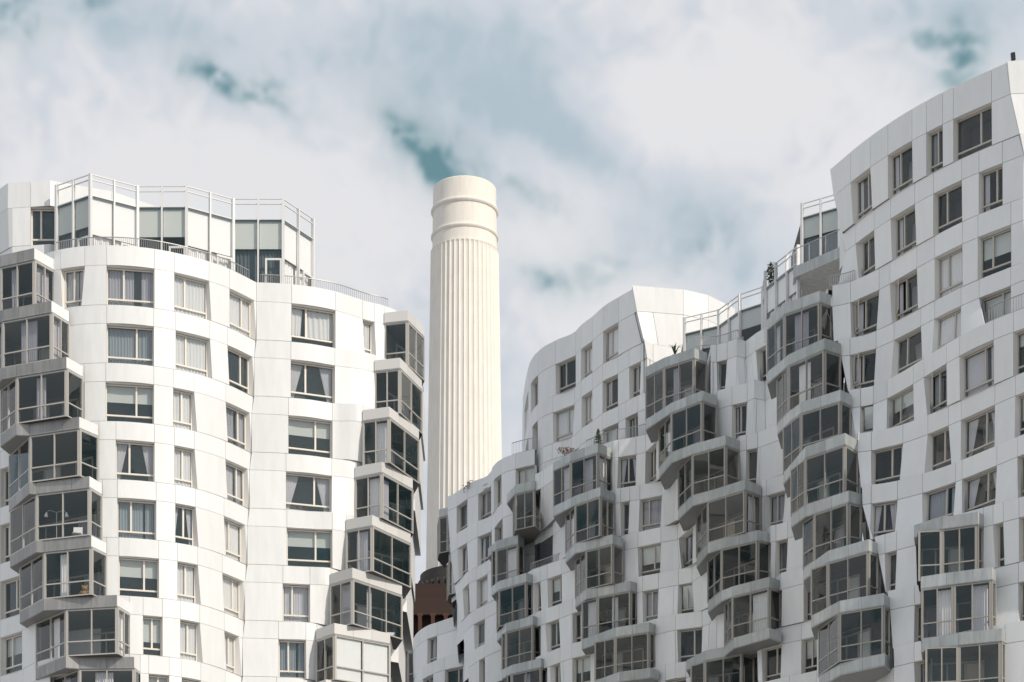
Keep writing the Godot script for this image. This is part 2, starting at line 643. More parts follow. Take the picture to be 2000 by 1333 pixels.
# the dark mass of the building some way behind its face, and its flat roof
func core(parent: Node, p: Dictionary) -> void:
	var s := Shape.new()
	for r in p.rows.size():
		var row: Dictionary = p.rows[r]
		var yt: float = row.head + (p.top - 0.9 if r == 0 else 0.3)
		var yb: float = 0.0 if r == p.rows.size() - 1 else p.rows[r + 1].head + 0.3
		var poly := []
		for q in row.plan:
			poly.append(Vector2(q.x, q.y + 2.9))
		poly[0].x += p.splay
		for k in poly.size() - 1:
			s.face(at(poly[k], yt), at(poly[k + 1], yt), at(poly[k + 1], yb), at(poly[k], yb), Vector3.BACK)
		var l: Vector2 = poly[0]
		var q: Vector2 = poly[-1]
		var far := maxf(l.y, q.y) + 9.0
		s.face(at(l, yt), at(Vector2(l.x + p.splay * 3.0, far), yt), at(Vector2(l.x + p.splay * 3.0, far), yb), at(l, yb), Vector3.LEFT)
		s.face(at(q, yt), at(Vector2(q.x, far), yt), at(Vector2(q.x, far), yb), at(q, yb), Vector3.RIGHT)
		s.face(at(Vector2(l.x + p.splay * 3.0, far), yt), at(Vector2(q.x, far), yt), at(Vector2(q.x, far), yb), at(Vector2(l.x + p.splay * 3.0, far), yb), Vector3.FORWARD)
	put("core_wall", s, mats.panel0, parent)
	# roof terrace and, where a storey steps forward, the ledge it makes
	var roof := Shape.new()
	for r in p.rows.size():
		var row: Dictionary = p.rows[r]
		var y: float = row.head + (p.top - 0.6 if r == 0 else 0.45)
		var ring := []
		for q in row.plan:
			ring.append(Vector2(q.x, q.y + 0.2))
		var far := 0.0
		for q in row.plan:
			far = maxf(far, q.y)
		ring.append(Vector2(row.plan[-1].x, far + (9.0 if r == 0 else 2.6)))
		ring.append(Vector2(row.plan[0].x + p.splay * (3.0 if r == 0 else 1.0), far + (9.0 if r == 0 else 2.6)))
		roof.plate(ring, y, true)
		roof.plate(ring, y - 0.3, false)
	put("roof", roof, mats.roof, parent)


# ---------------------------------------------------------------- windows
func window(parent: Node, p: Dictionary, r: int, o: Array) -> void:
	var row: Dictionary = p.rows[r]
	var yt: float = row.head
	var yb: float = yt - WINDOW_HIGH
	var kind: String = o[4]
	var tl := on_wall(p, r, o[0], yt)
	var tr := on_wall(p, r, o[1], yt)
	var bl := on_wall(p, r, o[2], yb)
	var br := on_wall(p, r, o[3], yb)
	# the frame follows the lean of the wall, set back from it
	var across := Vector3(tr.x - tl.x, 0, tr.z - tl.z)
	var e := across.normalized()
	var m := Vector3(-e.z, 0, e.x)
	var slip: float = o[5]
	var l0 := maxf(0.0, (bl.x - tl.x - slip) / maxf(e.x, 0.3))
	var l1 := across.length() + minf(0.0, (br.x - tr.x - slip) / maxf(e.x, 0.3))
	var lean := (on_wall(p, r, o[0] + o[5], yb).z - tl.z + on_wall(p, r, o[1] + o[5], yb).z - tr.z) / 2.0
	var base := tl - m * 0.34
	var f := func(u: float, y: float) -> Vector3: return Vector3(base.x, y, base.z) + e * u + Vector3(slip, 0, lean) * ((yt - y) / WINDOW_HIGH)
	var up := (Vector3.UP - Vector3(slip, 0, lean) / WINDOW_HIGH).normalized()
	var a: Vector3 = f.call(l0, yt)
	var b: Vector3 = f.call(l1, yt)
	var c: Vector3 = f.call(l1, yb)
	var d: Vector3 = f.call(l0, yb)
	var w := l1 - l0
	# frame
	var fr := Shape.new()
	var bw := 0.065
	var y1 := yt - 0.03
	var y0 := yb + 0.03
	var post := func(u: float, lo: float, hi: float, wide: float) -> void:
		fr.box(f.call(u, (lo + hi) / 2.0), e * wide / 2.0, up * ((hi - lo) / 2.0 / up.y), m * 0.045)
	var beam := func(y: float, u: float, q: float, wide: float, out: float) -> void:
		fr.box(f.call((u + q) / 2.0, y), e * (q - u) / 2.0, Vector3.UP * wide / 2.0, m * out)
	post.call(l0 + bw / 2, y0, y1, bw)
	post.call(l1 - bw / 2, y0, y1, bw)
	beam.call(y1 - bw / 2, l0 + bw, l1 - bw, bw, 0.044)
	beam.call(y0 + bw / 2, l0 + bw, l1 - bw, bw, 0.044)
	var tran := yb + WINDOW_HIGH * 0.2
	beam.call(tran, l0 + bw, l1 - bw, 0.085, 0.055)
	var split := []
	if w > 0.85:
		var share := 0.5 if w < 1.35 else (0.36 if rng.randf() < 0.5 else 0.64)
		if kind == "o":
			share = 0.42
		split.append(l0 + w * share)
		post.call(l0 + w * share, tran + 0.042, y1 - bw, 0.10)
	var win := put("window", fr, frame_paint, parent)
	# lining of the opening
	var rv := Shape.new()
	rv.face(tl, tr, b, a, Vector3.DOWN)
	rv.face(bl, br, c, d, Vector3.UP)
	rv.face(tl, bl, d, a, e)
	rv.face(tr, br, c, b, -e)
	put("reveal", rv, mats.reveal, win)
	# panes
	var edges := [l0 + bw * 0.5] + split + [l1 - bw * 0.5]
	for k in edges.size() - 1:
		if kind == "o" and k == 0 and edges.size() > 2:
			sash(win, f.call(edges[0], tran + 0.05), e, m, edges[1] - edges[0] - 0.05, y1 - tran - 0.12)
			continue
		pane(win, f.call(edges[k], y1 - 0.03), f.call(edges[k + 1], y1 - 0.03), f.call(edges[k + 1], tran), f.call(edges[k], tran), m, mats.glass, window_sheets)
	pane(win, f.call(edges[0], tran), f.call(edges[-1], tran), f.call(edges[-1], y0 + 0.03), f.call(edges[0], y0 + 0.03), m, mats.glass, window_sheets)
	# the room behind
	var rm := Shape.new()
	var back := -m * 1.3
	rm.face(a, b, b + back, a + back, Vector3.DOWN)
	rm.face(d, c, c + back, d + back, Vector3.UP)
	rm.face(a, d, d + back, a + back, e)
	rm.face(b, c, c + back, b + back, -e)
	rm.face(a + back, b + back, c + back, d + back, m)
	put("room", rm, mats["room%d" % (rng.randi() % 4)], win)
	hangings(win, f, e, m, l0 + bw, l1 - bw, y1 - 0.05, y0 + 0.04, kind)


# an opened casement, hinged on its left side
func sash(win: Node, hinge: Vector3, e: Vector3, m: Vector3, w: float, h: float) -> void:
	var turn := 0.55
	var x := (e * cos(turn) + m * sin(turn)).normalized()
	var n := Vector3(-x.z, 0, x.x)
	var s := Shape.new()
	var o := hinge + m * 0.06
	for u in [0.03, w - 0.03]:
		s.box(o + x * u + Vector3.UP * h / 2.0, x * 0.03, Vector3.UP * h / 2.0, n * 0.03)
	for y in [0.03, h - 0.03]:
		s.box(o + x * w / 2.0 + Vector3.UP * y, x * (w / 2.0 - 0.06), Vector3.UP * 0.03, n * 0.029)
	put("sash", s, frame_paint, win)
	var g := Shape.new()
	g.quad(o + x * 0.05, o + x * (w - 0.05), o + x * (w - 0.05) + Vector3.UP * h, o + x * 0.05 + Vector3.UP * h, n)
	put("pane", g, mats.glass, win)


func cloth(f: Callable, m: Vector3, u0: float, u1: float, v0: float, v1: float, y1: float, y0: float, fold := 0.16, back := 0.14) -> Shape:
	# from u0..u1 at the top to v0..v1 at the bottom, in folds
	var s := Shape.new()
	var n := clampi(ceili((u1 - u0) / fold * 4.0), 6, 64)
	for i in n:
		var q := []
		for k in 2:
			var t := float(i + k) / n
			var ph := TAU * t * (u1 - u0) / fold + 0.8 * sin(t * 9.0)
			var z := -m * (back + 0.035 * sin(ph))
			var tilt := (cos(ph) * 0.8)
			var top: Vector3 = f.call(lerpf(u0, u1, t), y1) + z
			var low: Vector3 = f.call(lerpf(v0, v1, t), y0) + z * 1.0
			q.append([top, low, tilt])
		var e: Vector3 = (q[1][0] - q[0][0]).normalized()
		var na: Vector3 = (m + e * q[0][2]).normalized()
		var nb: Vector3 = (m + e * q[1][2]).normalized()
		s.tri(q[0][0], q[1][0], q[1][1], na, nb, nb)
		s.tri(q[0][0], q[1][1], q[0][1], na, nb, na)
	return s


func hangings(win: Node, f: Callable, e: Vector3, m: Vector3, l0: float, l1: float, y1: float, y0: float, kind: String) -> void:
	var w := l1 - l0
	match kind:
		"c":
			var c := mats["curtain%d" % [0, 0, 1, 4, 1][rng.randi() % 5]] as Material
			var part := rng.randf_range(0.55, 0.8)
			put("curtain", cloth(f, m, l0, l0 + w * part, l0, l0 + w * part, y1, y0), c, win)
			put("curtain", cloth(f, m, l1 - w * 0.25, l1, l1 - w * 0.25, l1, y1, y0), c, win)
		"s", "e":
			put("curtain", cloth(f, m, l0, l1, l0, l1, y1, y0, 0.22, 0.075), mats.curtain2, win)
		"t":
			put("curtain", cloth(f, m, l0, l0 + w * 0.3, l0, l0 + w * 0.08, y1, y0, 0.1), mats.curtain0, win)
			put("curtain", cloth(f, m, l1 - w * 0.3, l1, l1 - w * 0.10, l1, y1, y0, 0.1), mats.curtain0, win)
		"b":
			var s := Shape.new()
			var drop := lerpf(y1, y0, rng.randf_range(0.28, 0.75))
			s.box(f.call((l0 + l1) / 2.0, (y1 + drop) / 2.0) - m * 0.12, e * w / 2.0, Vector3.UP * (y1 - drop) / 2.0, m * 0.004)
			put("blind", s, mats.blind, win)
		"p":
			put("curtain", cloth(f, m, l0, l0 + w * 0.28, l0, l0 + w * 0.24, y1, y0 + 0.5, 0.2), mats.curtain2, win)
			put("curtain", cloth(f, m, l0 + w * 0.36, l1, l0 + w * 0.40, l1, y1, y0 + 0.5, 0.3), mats.curtain2, win)
		_:
			if rng.randf() < 0.45:
				var u := rng.randf_range(0.12, 0.25) * w
				put("curtain", cloth(f, m, l0, l0 + u, l0, l0 + u, y1, y0, 0.12), mats["curtain%d" % [0, 0, 1, 4, 1][rng.randi() % 5]], win)


# a double pane: two sheets of glass, pillowed a little by the wind and the factory
func pane(parent: Node, a: Vector3, b: Vector3, c: Vector3, d: Vector3, m: Vector3, stuff: Material, sheets := 1) -> void:
	var s := Shape.new()
	var e := (b - a).normalized()
	var u := (a - d).normalized()
	var tip := e * rng.randf_range(-0.012, 0.012) + u * rng.randf_range(-0.012, 0.012)
	var puff := rng.randf_range(-0.016, 0.022)
	var n := 4
	for off in [0.01, -0.01].slice(0, sheets):
		for i in n:
			for j in n:
				var q := []
				for k in [[i, j], [i + 1, j], [i + 1, j + 1], [i, j + 1]]:
					var x: float = float(k[0]) / n
					var y: float = float(k[1]) / n
					var at_: Vector3 = a.lerp(b, x).lerp(d.lerp(c, x), y) + m * off
					q.append([at_, (m + tip + e * puff * (x - 0.5) * 2.0 - u * puff * (y - 0.5) * 2.0).normalized()])
				s.tri(q[0][0], q[1][0], q[2][0], q[0][1], q[1][1], q[2][1])
				s.tri(q[0][0], q[2][0], q[3][0], q[0][1], q[2][1], q[3][1])
	put("pane", s, stuff, parent)


# ---------------------------------------------------------------- bays
func outward(a: Vector2, b: Vector2) -> Vector3:
	var e := (b - a).normalized()
	return Vector3(e.y, 0, e.x)


func ledge_plan(levels: Array, i: int) -> Array:
	# the floor of the bay above and the head of the bay below share one band
	var q: Array = levels[i].plan.duplicate()
	if i > 0 and q.size() == 4:
		var f: Vector2 = levels[i - 1].plan[1]
		var a: Vector2 = q[0]
		var b: Vector2 = q[1]
		if f.x > a.x + 0.15 and f.x < b.x - 0.15:
			var on: float = lerpf(a.y, b.y, (f.x - a.x) / (b.x - a.x))
			q.insert(1, Vector2(f.x, minf(f.y, on) - 0.02))
	return q


func bays(parent: Node, stack: String) -> void:
	var levels: Array = stacks[stack]
	for i in levels.size():
		var y: float = levels[i].y
		var plan := ledge_plan(levels, i)
		# slab
		var s := Shape.new()
		var ring := plan.duplicate()
		ring.append(plan[-1] + Vector2(-0.5, 2.4))
		ring.append(plan[0] + Vector2(0.5, 2.4))
		var inset := []
		for k in plan.size():
			inset.append(plan[k] + Vector2(0, 0.05))
		inset.append(ring[-2])
		inset.append(ring[-1])
		s.plate(inset, y + 0.012, false)
		s.plate(inset, y + LEDGE_HIGH - 0.012, true)
		for k in inset.size():
			var a: Vector2 = inset[k]
			var b: Vector2 = inset[(k + 1) % inset.size()]
			s.face(at(a, y + 0.012), at(b, y + 0.012), at(b, y + LEDGE_HIGH - 0.012), at(a, y + LEDGE_HIGH - 0.012), outward(a, b))
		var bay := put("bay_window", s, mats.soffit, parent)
		# cladding of the band
		for k in plan.size() - 1:
			var a: Vector2 = plan[k]
			var b: Vector2 = plan[k + 1]
			var w := a.distance_to(b)
			if w > 4.0 and (k == 0 or k == plan.size() - 2):
				pass
			var n := maxi(1, roundi(w / 1.25))
			var m := outward(a, b)
			for j in n:
				var q := Shape.new()
				var c := a.lerp(b, (j + 0.5) / n)
				var e := Vector3(b.x - a.x, 0, a.y - b.y).normalized()
				q.box(at(c, y + LEDGE_HIGH / 2.0) - m * 0.02, e * (w / n / 2.0 - 0.007), Vector3.UP * LEDGE_HIGH / 2.0, m * 0.025)
				put("fascia_panel", q, mats[finish(stack, k == plan.size() - 2)], bay)
			var trim := Shape.new()
			trim.bar(at(a, y + 0.05) + m * 0.012, at(b, y + 0.05) + m * 0.012, m, 0.03, 0.03)
			put("drip_trim", trim, mats.ledge0, bay)
		if i + 1 >= levels.size():
			continue
		# glazing between this band and the next one down
		var lower: float = levels[i + 1].y + LEDGE_HIGH
		var g := glass_plan(levels, i)
		for k in g.size():
			g[k] += Vector2(0, 0.09)
		glazing(bay, g, y, lower)
		for e in [[g[0], Vector2(0.5, 2.2), Vector3.LEFT], [g[-1], Vector2(-0.5, 2.2), Vector3.RIGHT]]:
			var side := Shape.new()
			var o: Vector3 = e[2] * 0.03
			side.face(at(e[0], y) + o, at(e[0] + e[1], y) + o, at(e[0] + e[1], lower) + o, at(e[0], lower) + o, e[2])
			put("side_panel", side, mats.pale_ledge1 if stack == "right_stack" else mats.ledge1, bay)
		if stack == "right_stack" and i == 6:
			# added white blinds stand in for a bright reflection in this glass
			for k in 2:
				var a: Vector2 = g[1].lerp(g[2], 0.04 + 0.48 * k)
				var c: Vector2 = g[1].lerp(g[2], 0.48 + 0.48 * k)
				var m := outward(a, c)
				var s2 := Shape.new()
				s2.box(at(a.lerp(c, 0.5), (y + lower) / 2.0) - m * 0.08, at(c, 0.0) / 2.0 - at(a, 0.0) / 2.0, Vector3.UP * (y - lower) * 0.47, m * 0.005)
				put("blind", s2, mats.white_blind_and_reflection, bay)


func finish(stack: String, last: bool) -> String:
	var k := rng.randi() % 3
	if stack == "right_stack":
		return "pale_ledge%d" % k
	if stack == "left_stack" and last:
		return "panel%d" % k
	return ("dark_ledge%d" if stack == "left_stack" else "ledge%d") % k


func glass_plan(levels: Array, i: int) -> Array:
	var g: Array = levels[i].plan.duplicate()
	if g.size() == 4:
		var lb: Vector2 = levels[i + 1].plan[0]
		if lb.x < g[1].x - 0.12 and lb.x > g[0].x - 0.6:
			g[0] = Vector2(lb.x, maxf(lb.y, g[1].y + 0.2))
		else:
			g[0] = Vector2(g[1].x - 0.15, g[1].y + 1.6)
	return g


func glazing(bay: Node, g: Array, yt: float, yb: float) -> void:
	var h := yt - yb
	var tran := yb + h * 0.31
	for k in g.size() - 1:
		var a: Vector2 = g[k]
		var b: Vector2 = g[k + 1]
		var w := a.distance_to(b)
		var m := outward(a, b)
		var e := Vector3(b.x - a.x, 0, a.y - b.y).normalized()
		var n := 1 if w < 1.5 else (2 if w < 4.2 else 3)
		var fr := Shape.new()
		var f := func(u: float, y: float) -> Vector3: return at(a, y) + e * u
		for j in n + 1:
			var wide := 0.11 if j == 0 or j == n else 0.06
			fr.box(f.call(clampf(w * j / n, 0.06, w - 0.06), (yt + yb) / 2.0), e * wide / 2.0, Vector3.UP * h / 2.0, m * 0.05)
		for y in [yt - 0.045, tran, yb + 0.04]:
			fr.box(f.call(w / 2.0, y), e * (w / 2.0 - 0.02), Vector3.UP * 0.032, m * 0.044)
		put("glazing_frame", fr, bay_paint, bay)
		for j in n:
			pane(bay, f.call(w * j / n, yt), f.call(w * (j + 1) / n, yt), f.call(w * (j + 1) / n, tran), f.call(w * j / n, tran), m, mats.glass)
		pane(bay, f.call(0.0, tran), f.call(w, tran), f.call(w, yb), f.call(0.0, yb), m, mats.glass)
		if w > 1.4 and rng.randf() < 0.35:
			var u0 := rng.randf_range(0.05, 0.5) * w
			var u1 := minf(w - 0.1, u0 + rng.randf_range(0.4, 1.1))
			put("curtain", cloth(f, m, u0, u1, u0, u1, yt - 0.1, yb + 0.1, 0.14, 0.3), mats["curtain%d" % (rng.randi() % 3)], bay)
	# the room inside
	var rm := Shape.new()
	var ring := g.duplicate()
	var l: Vector2 = g[0] + Vector2(0.5, 2.2)
	var q: Vector2 = g[-1] + Vector2(-0.5, 2.2)
	ring.append(q)
	ring.append(l)
	rm.plate(ring, yt + 0.004, false)
	rm.plate(ring, yb - 0.004, true)
	rm.face(at(l, yb), at(q, yb), at(q, yt), at(l, yt), Vector3.BACK)
	rm.face(at(l, yb), at(g[0], yb), at(g[0], yt), at(l, yt), Vector3.RIGHT)
	rm.face(at(q, yb), at(g[-1], yb), at(g[-1], yt), at(q, yt), Vector3.LEFT)
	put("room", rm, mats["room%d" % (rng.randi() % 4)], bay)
	# the doors between the bay and the flat
	var wide := l.distance_to(q)
	if wide > 1.5:
		var din := Vector3(q.x - l.x, 0, l.y - q.y).normalized()
		var dm := outward(l, q)
		var doors := Shape.new()
		var from := at(l, 0.0) + dm * 0.06
		var n := 3 if wide < 3.2 else 4
		var skip := rng.randi() % n
		for j in n + 1:
			doors.box(from + din * (wide * (0.04 + 0.92 * j / n)) + Vector3.UP * (yb + 1.1), din * 0.045, Vector3.UP * 1.1, dm * 0.04)
		doors.box(from + din * (wide / 2.0) + Vector3.UP * (yb + 2.24), din * (wide * 0.46 + 0.045), Vector3.UP * 0.05, dm * 0.04)
		put("door_frame", doors, bay_paint, bay)
		var u0 := wide * (0.04 + 0.92 * skip / n) + 0.05
		var u1 := wide * (0.04 + 0.92 * (skip + 1) / n) - 0.05
		var leaf := Shape.new()
		leaf.box(from + din * ((u0 + u1) / 2.0) + Vector3.UP * (yb + 1.1) - dm * 0.03, din * (u1 - u0) / 2.0, Vector3.UP * 1.08, dm * 0.01)
		put("blind", leaf, [mats.blind, mats.curtain2, mats.curtain3, mats.curtain1][rng.randi() % 4], bay)


func note_voids(piece: String, stack: String) -> void:
	var levels: Array = stacks[stack]
	for i in levels.size() - 1:
		var g := glass_plan(levels, i)
		voids.append([levels[i].y, g[0].x + (0.3 if g[0].x > 0.0 else 0.04), g[-1].x - 0.02, piece])


# ---------------------------------------------------------------- railings and screens
func railing(parent: Node, p: String, r: int, xa: float, xb: float, y: float, h: float, inset := 0.15) -> void:
	var piece: Dictionary = pieces[p]
	var s := Shape.new()
	var n := ceili((xb - xa) / 0.11)
	var prev := Vector3.ZERO
	for i in n + 1:
		var x := lerpf(xa, xb, float(i) / n)
		var q := Vector3(x, y, -depth_of(piece.rows[r].plan, x, piece.smooth) - inset)
		s.bar(q, q + Vector3.UP * h, Vector3.RIGHT, 0.022, 0.035)
		if i > 0:
			for yy in [0.06, h]:
				s.bar(prev + Vector3.UP * yy, q + Vector3.UP * yy, Vector3.UP, 0.035, 0.05)
		prev = q
	var o := put("railing", s, mats.rail, parent)
	o.set_meta("kind", "stuff")


# a zigzag wall of tall glass sheets between posts: the penthouse and its wind screen
func screen(parent: Node, pts: Array, y0: float, roof: float, top: float, dark: Array) -> void:
	for k in pts.size() - 1:
		var a: Vector2 = pts[k]
		var b: Vector2 = pts[k + 1]
		var w := a.distance_to(b)
		var m := outward(a, b)
		var e := Vector3(b.x - a.x, 0, a.y - b.y).normalized()
		var n := maxi(1, roundi(w / 1.55))
		var f := func(u: float, y: float) -> Vector3: return at(a, y) + e * u
		for j in n + 1:
			if j == 0 and k > 0:
				continue
			var s := Shape.new()
			var wide := 0.15 if j == 0 or j == n else 0.085
			s.box(f.call(w * j / n, (y0 + top) / 2.0), e * wide / 2.0, Vector3.UP * (top - y0) / 2.0, m * 0.09)
			put("post", s, mats.pale_frame, parent)
		for j in n:
			var s := Shape.new()
			var c0 := w * j / n + 0.06
			var c1 := w * (j + 1) / n - 0.06
			for y in [top - 0.03, top - 0.32, roof]:
				s = Shape.new()
				s.box(f.call((c0 + c1) / 2.0, y), e * (c1 - c0) / 2.0, Vector3.UP * 0.022, m * 0.03)
				put("rail", s, mats.pale_frame, parent)
			for q in [[top - 0.32, roof, mats.clear], [roof, y0, mats.glass if dark[k] else mats.clear]]:
				var g := Shape.new()
				g.quad(f.call(c0, q[0]), f.call(c1, q[0]), f.call(c1, q[1]), f.call(c0, q[1]), m)
				put("pane", g, q[2], parent)
			var band := Shape.new()
			var drop: float = (roof - y0) * (0.36 if dark[k] else 0.46)
			band.box(f.call((c0 + c1) / 2.0, roof - drop / 2.0) - m * 0.12, e * (c1 - c0) / 2.0, Vector3.UP * drop / 2.0, m * 0.01)
			put("blind", band, mats.blind if dark[k] else mats.white_blind_and_reflection, parent)
			var slab := Shape.new()
			slab.box(f.call((c0 + c1) / 2.0, roof - 0.04) - m * 0.05, e * (c1 - c0) / 2.0, Vector3.UP * 0.07, m * 0.03)
			put("roof_edge", slab, mats.drape, parent)
			if dark[k] and k != 2:
				put("curtain", cloth(f, m, c0, c1, c0, c1, roof - drop, y0, 0.2, 0.35), mats.drape, parent)
			elif not dark[k]:
				put("curtain", cloth(f, m, c0, c1, c0, c1, roof - drop, y0, 0.4, 0.3), mats.curtain2, parent)
			if j == n / 2 and roof - y0 > 4.0:
				# a terrace door in the lower half
				var door := Shape.new()
				var d0 := lerpf(c0, c1, 0.3)
				var high := y0 + 2.3
				for u in [d0, c1 - 0.06]:
					door.box(f.call(u, (y0 + high) / 2.0) + m * 0.03, e * 0.055, Vector3.UP * (high - y0) / 2.0, m * 0.04)
				door.box(f.call((d0 + c1 - 0.06) / 2.0, high) + m * 0.03, e * ((c1 - 0.06 - d0) / 2.0 + 0.055), Vector3.UP * 0.055, m * 0.041)
				put("door_frame", door, mats.pale_frame, parent)


# the rooms and roof behind a screen
func screen_core(parent: Node, pts: Array, y0: float, roof: float, back: float) -> void:
	var s := Shape.new()
	var ring := []
	for q in pts:
		ring.append(q + Vector2(0, 0.15))
	ring.append(Vector2(pts[-1].x, back))
	ring.append(Vector2(pts[0].x, back))
	s.plate(ring, roof - 0.02, true)
	s.plate(ring, roof - 0.12, false)
	s.face(at(ring[-1], y0), at(ring[-2], y0), at(ring[-2], roof - 0.02), at(ring[-1], roof - 0.02), Vector3.BACK)
	s.face(at(ring[-1], y0), at(ring[0], y0), at(ring[0], roof - 0.02), at(ring[-1], roof - 0.02), Vector3.LEFT)
	s.face(at(ring[-2], y0), at(ring[-3], y0), at(ring[-3], roof - 0.02), at(ring[-2], roof - 0.02), Vector3.RIGHT)
	put("penthouse_roof", s, mats.room2, parent)


# a plain upright wall along a plan line, clad in panels
func plain_wall(parent: Node, pts: Array, y0: float, y1: float, cuts: Array) -> void:
	for k in pts.size() - 1:
		var a: Vector2 = pts[k]
		var b: Vector2 = pts[k + 1]
		var w := a.distance_to(b)
		var m := outward(a, b)
		var e := Vector3(b.x - a.x, 0, a.y - b.y).normalized()
		var n := maxi(1, roundi(w / 2.4))
		var ys := [y0] + cuts + [y1]
		for j in n:
			for i in ys.size() - 1:
				var s := Shape.new()
				var u := (j + 0.5) / n
				s.box(at(a.lerp(b, u), (ys[i] + ys[i + 1]) / 2.0) - m * 0.03, e * (w / n / 2.0 - 0.01), Vector3.UP * ((ys[i + 1] - ys[i]) / 2.0 - 0.01), m * 0.03)
				put("wall_panel", s, mats["panel%d" % (rng.randi() % 3)], parent)
		var q := Shape.new()
		q.face(at(a, y0) - m * 0.055, at(b, y0) - m * 0.055, at(b, y1) - m * 0.055, at(a, y1) - m * 0.055, m)
		q.face(at(a, y0) - m * 0.3, at(b, y0) - m * 0.3, at(b, y1) - m * 0.3, at(a, y1) - m * 0.3, -m)
		q.face(at(a, y1) - m * 0.055, at(b, y1) - m * 0.055, at(b, y1) - m * 0.3, at(a, y1) - m * 0.3, Vector3.UP)
		put("backing_wall", q, mats.backing, parent)


# ---------------------------------------------------------------- the plans
const LEFT_SCREEN := [Vector2(-25.79, 130.39), Vector2(-23.62, 129), Vector2(-21.23, 130.48), Vector2(-18.44, 130.45), Vector2(-15.99, 132.03), Vector2(-13.12, 132.03), Vector2(-11.63, 134.58)]
const MIDDLE_SCREEN := [Vector2(11.18, 149.34), Vector2(13.29, 148.05), Vector2(14.41, 145.68), Vector2(15.74, 144.52), Vector2(15.65, 142.27), Vector2(17.22, 138.58)]
const UPPER_SCREEN := [Vector2(17.57, 139.47), Vector2(19.64, 138.06)]


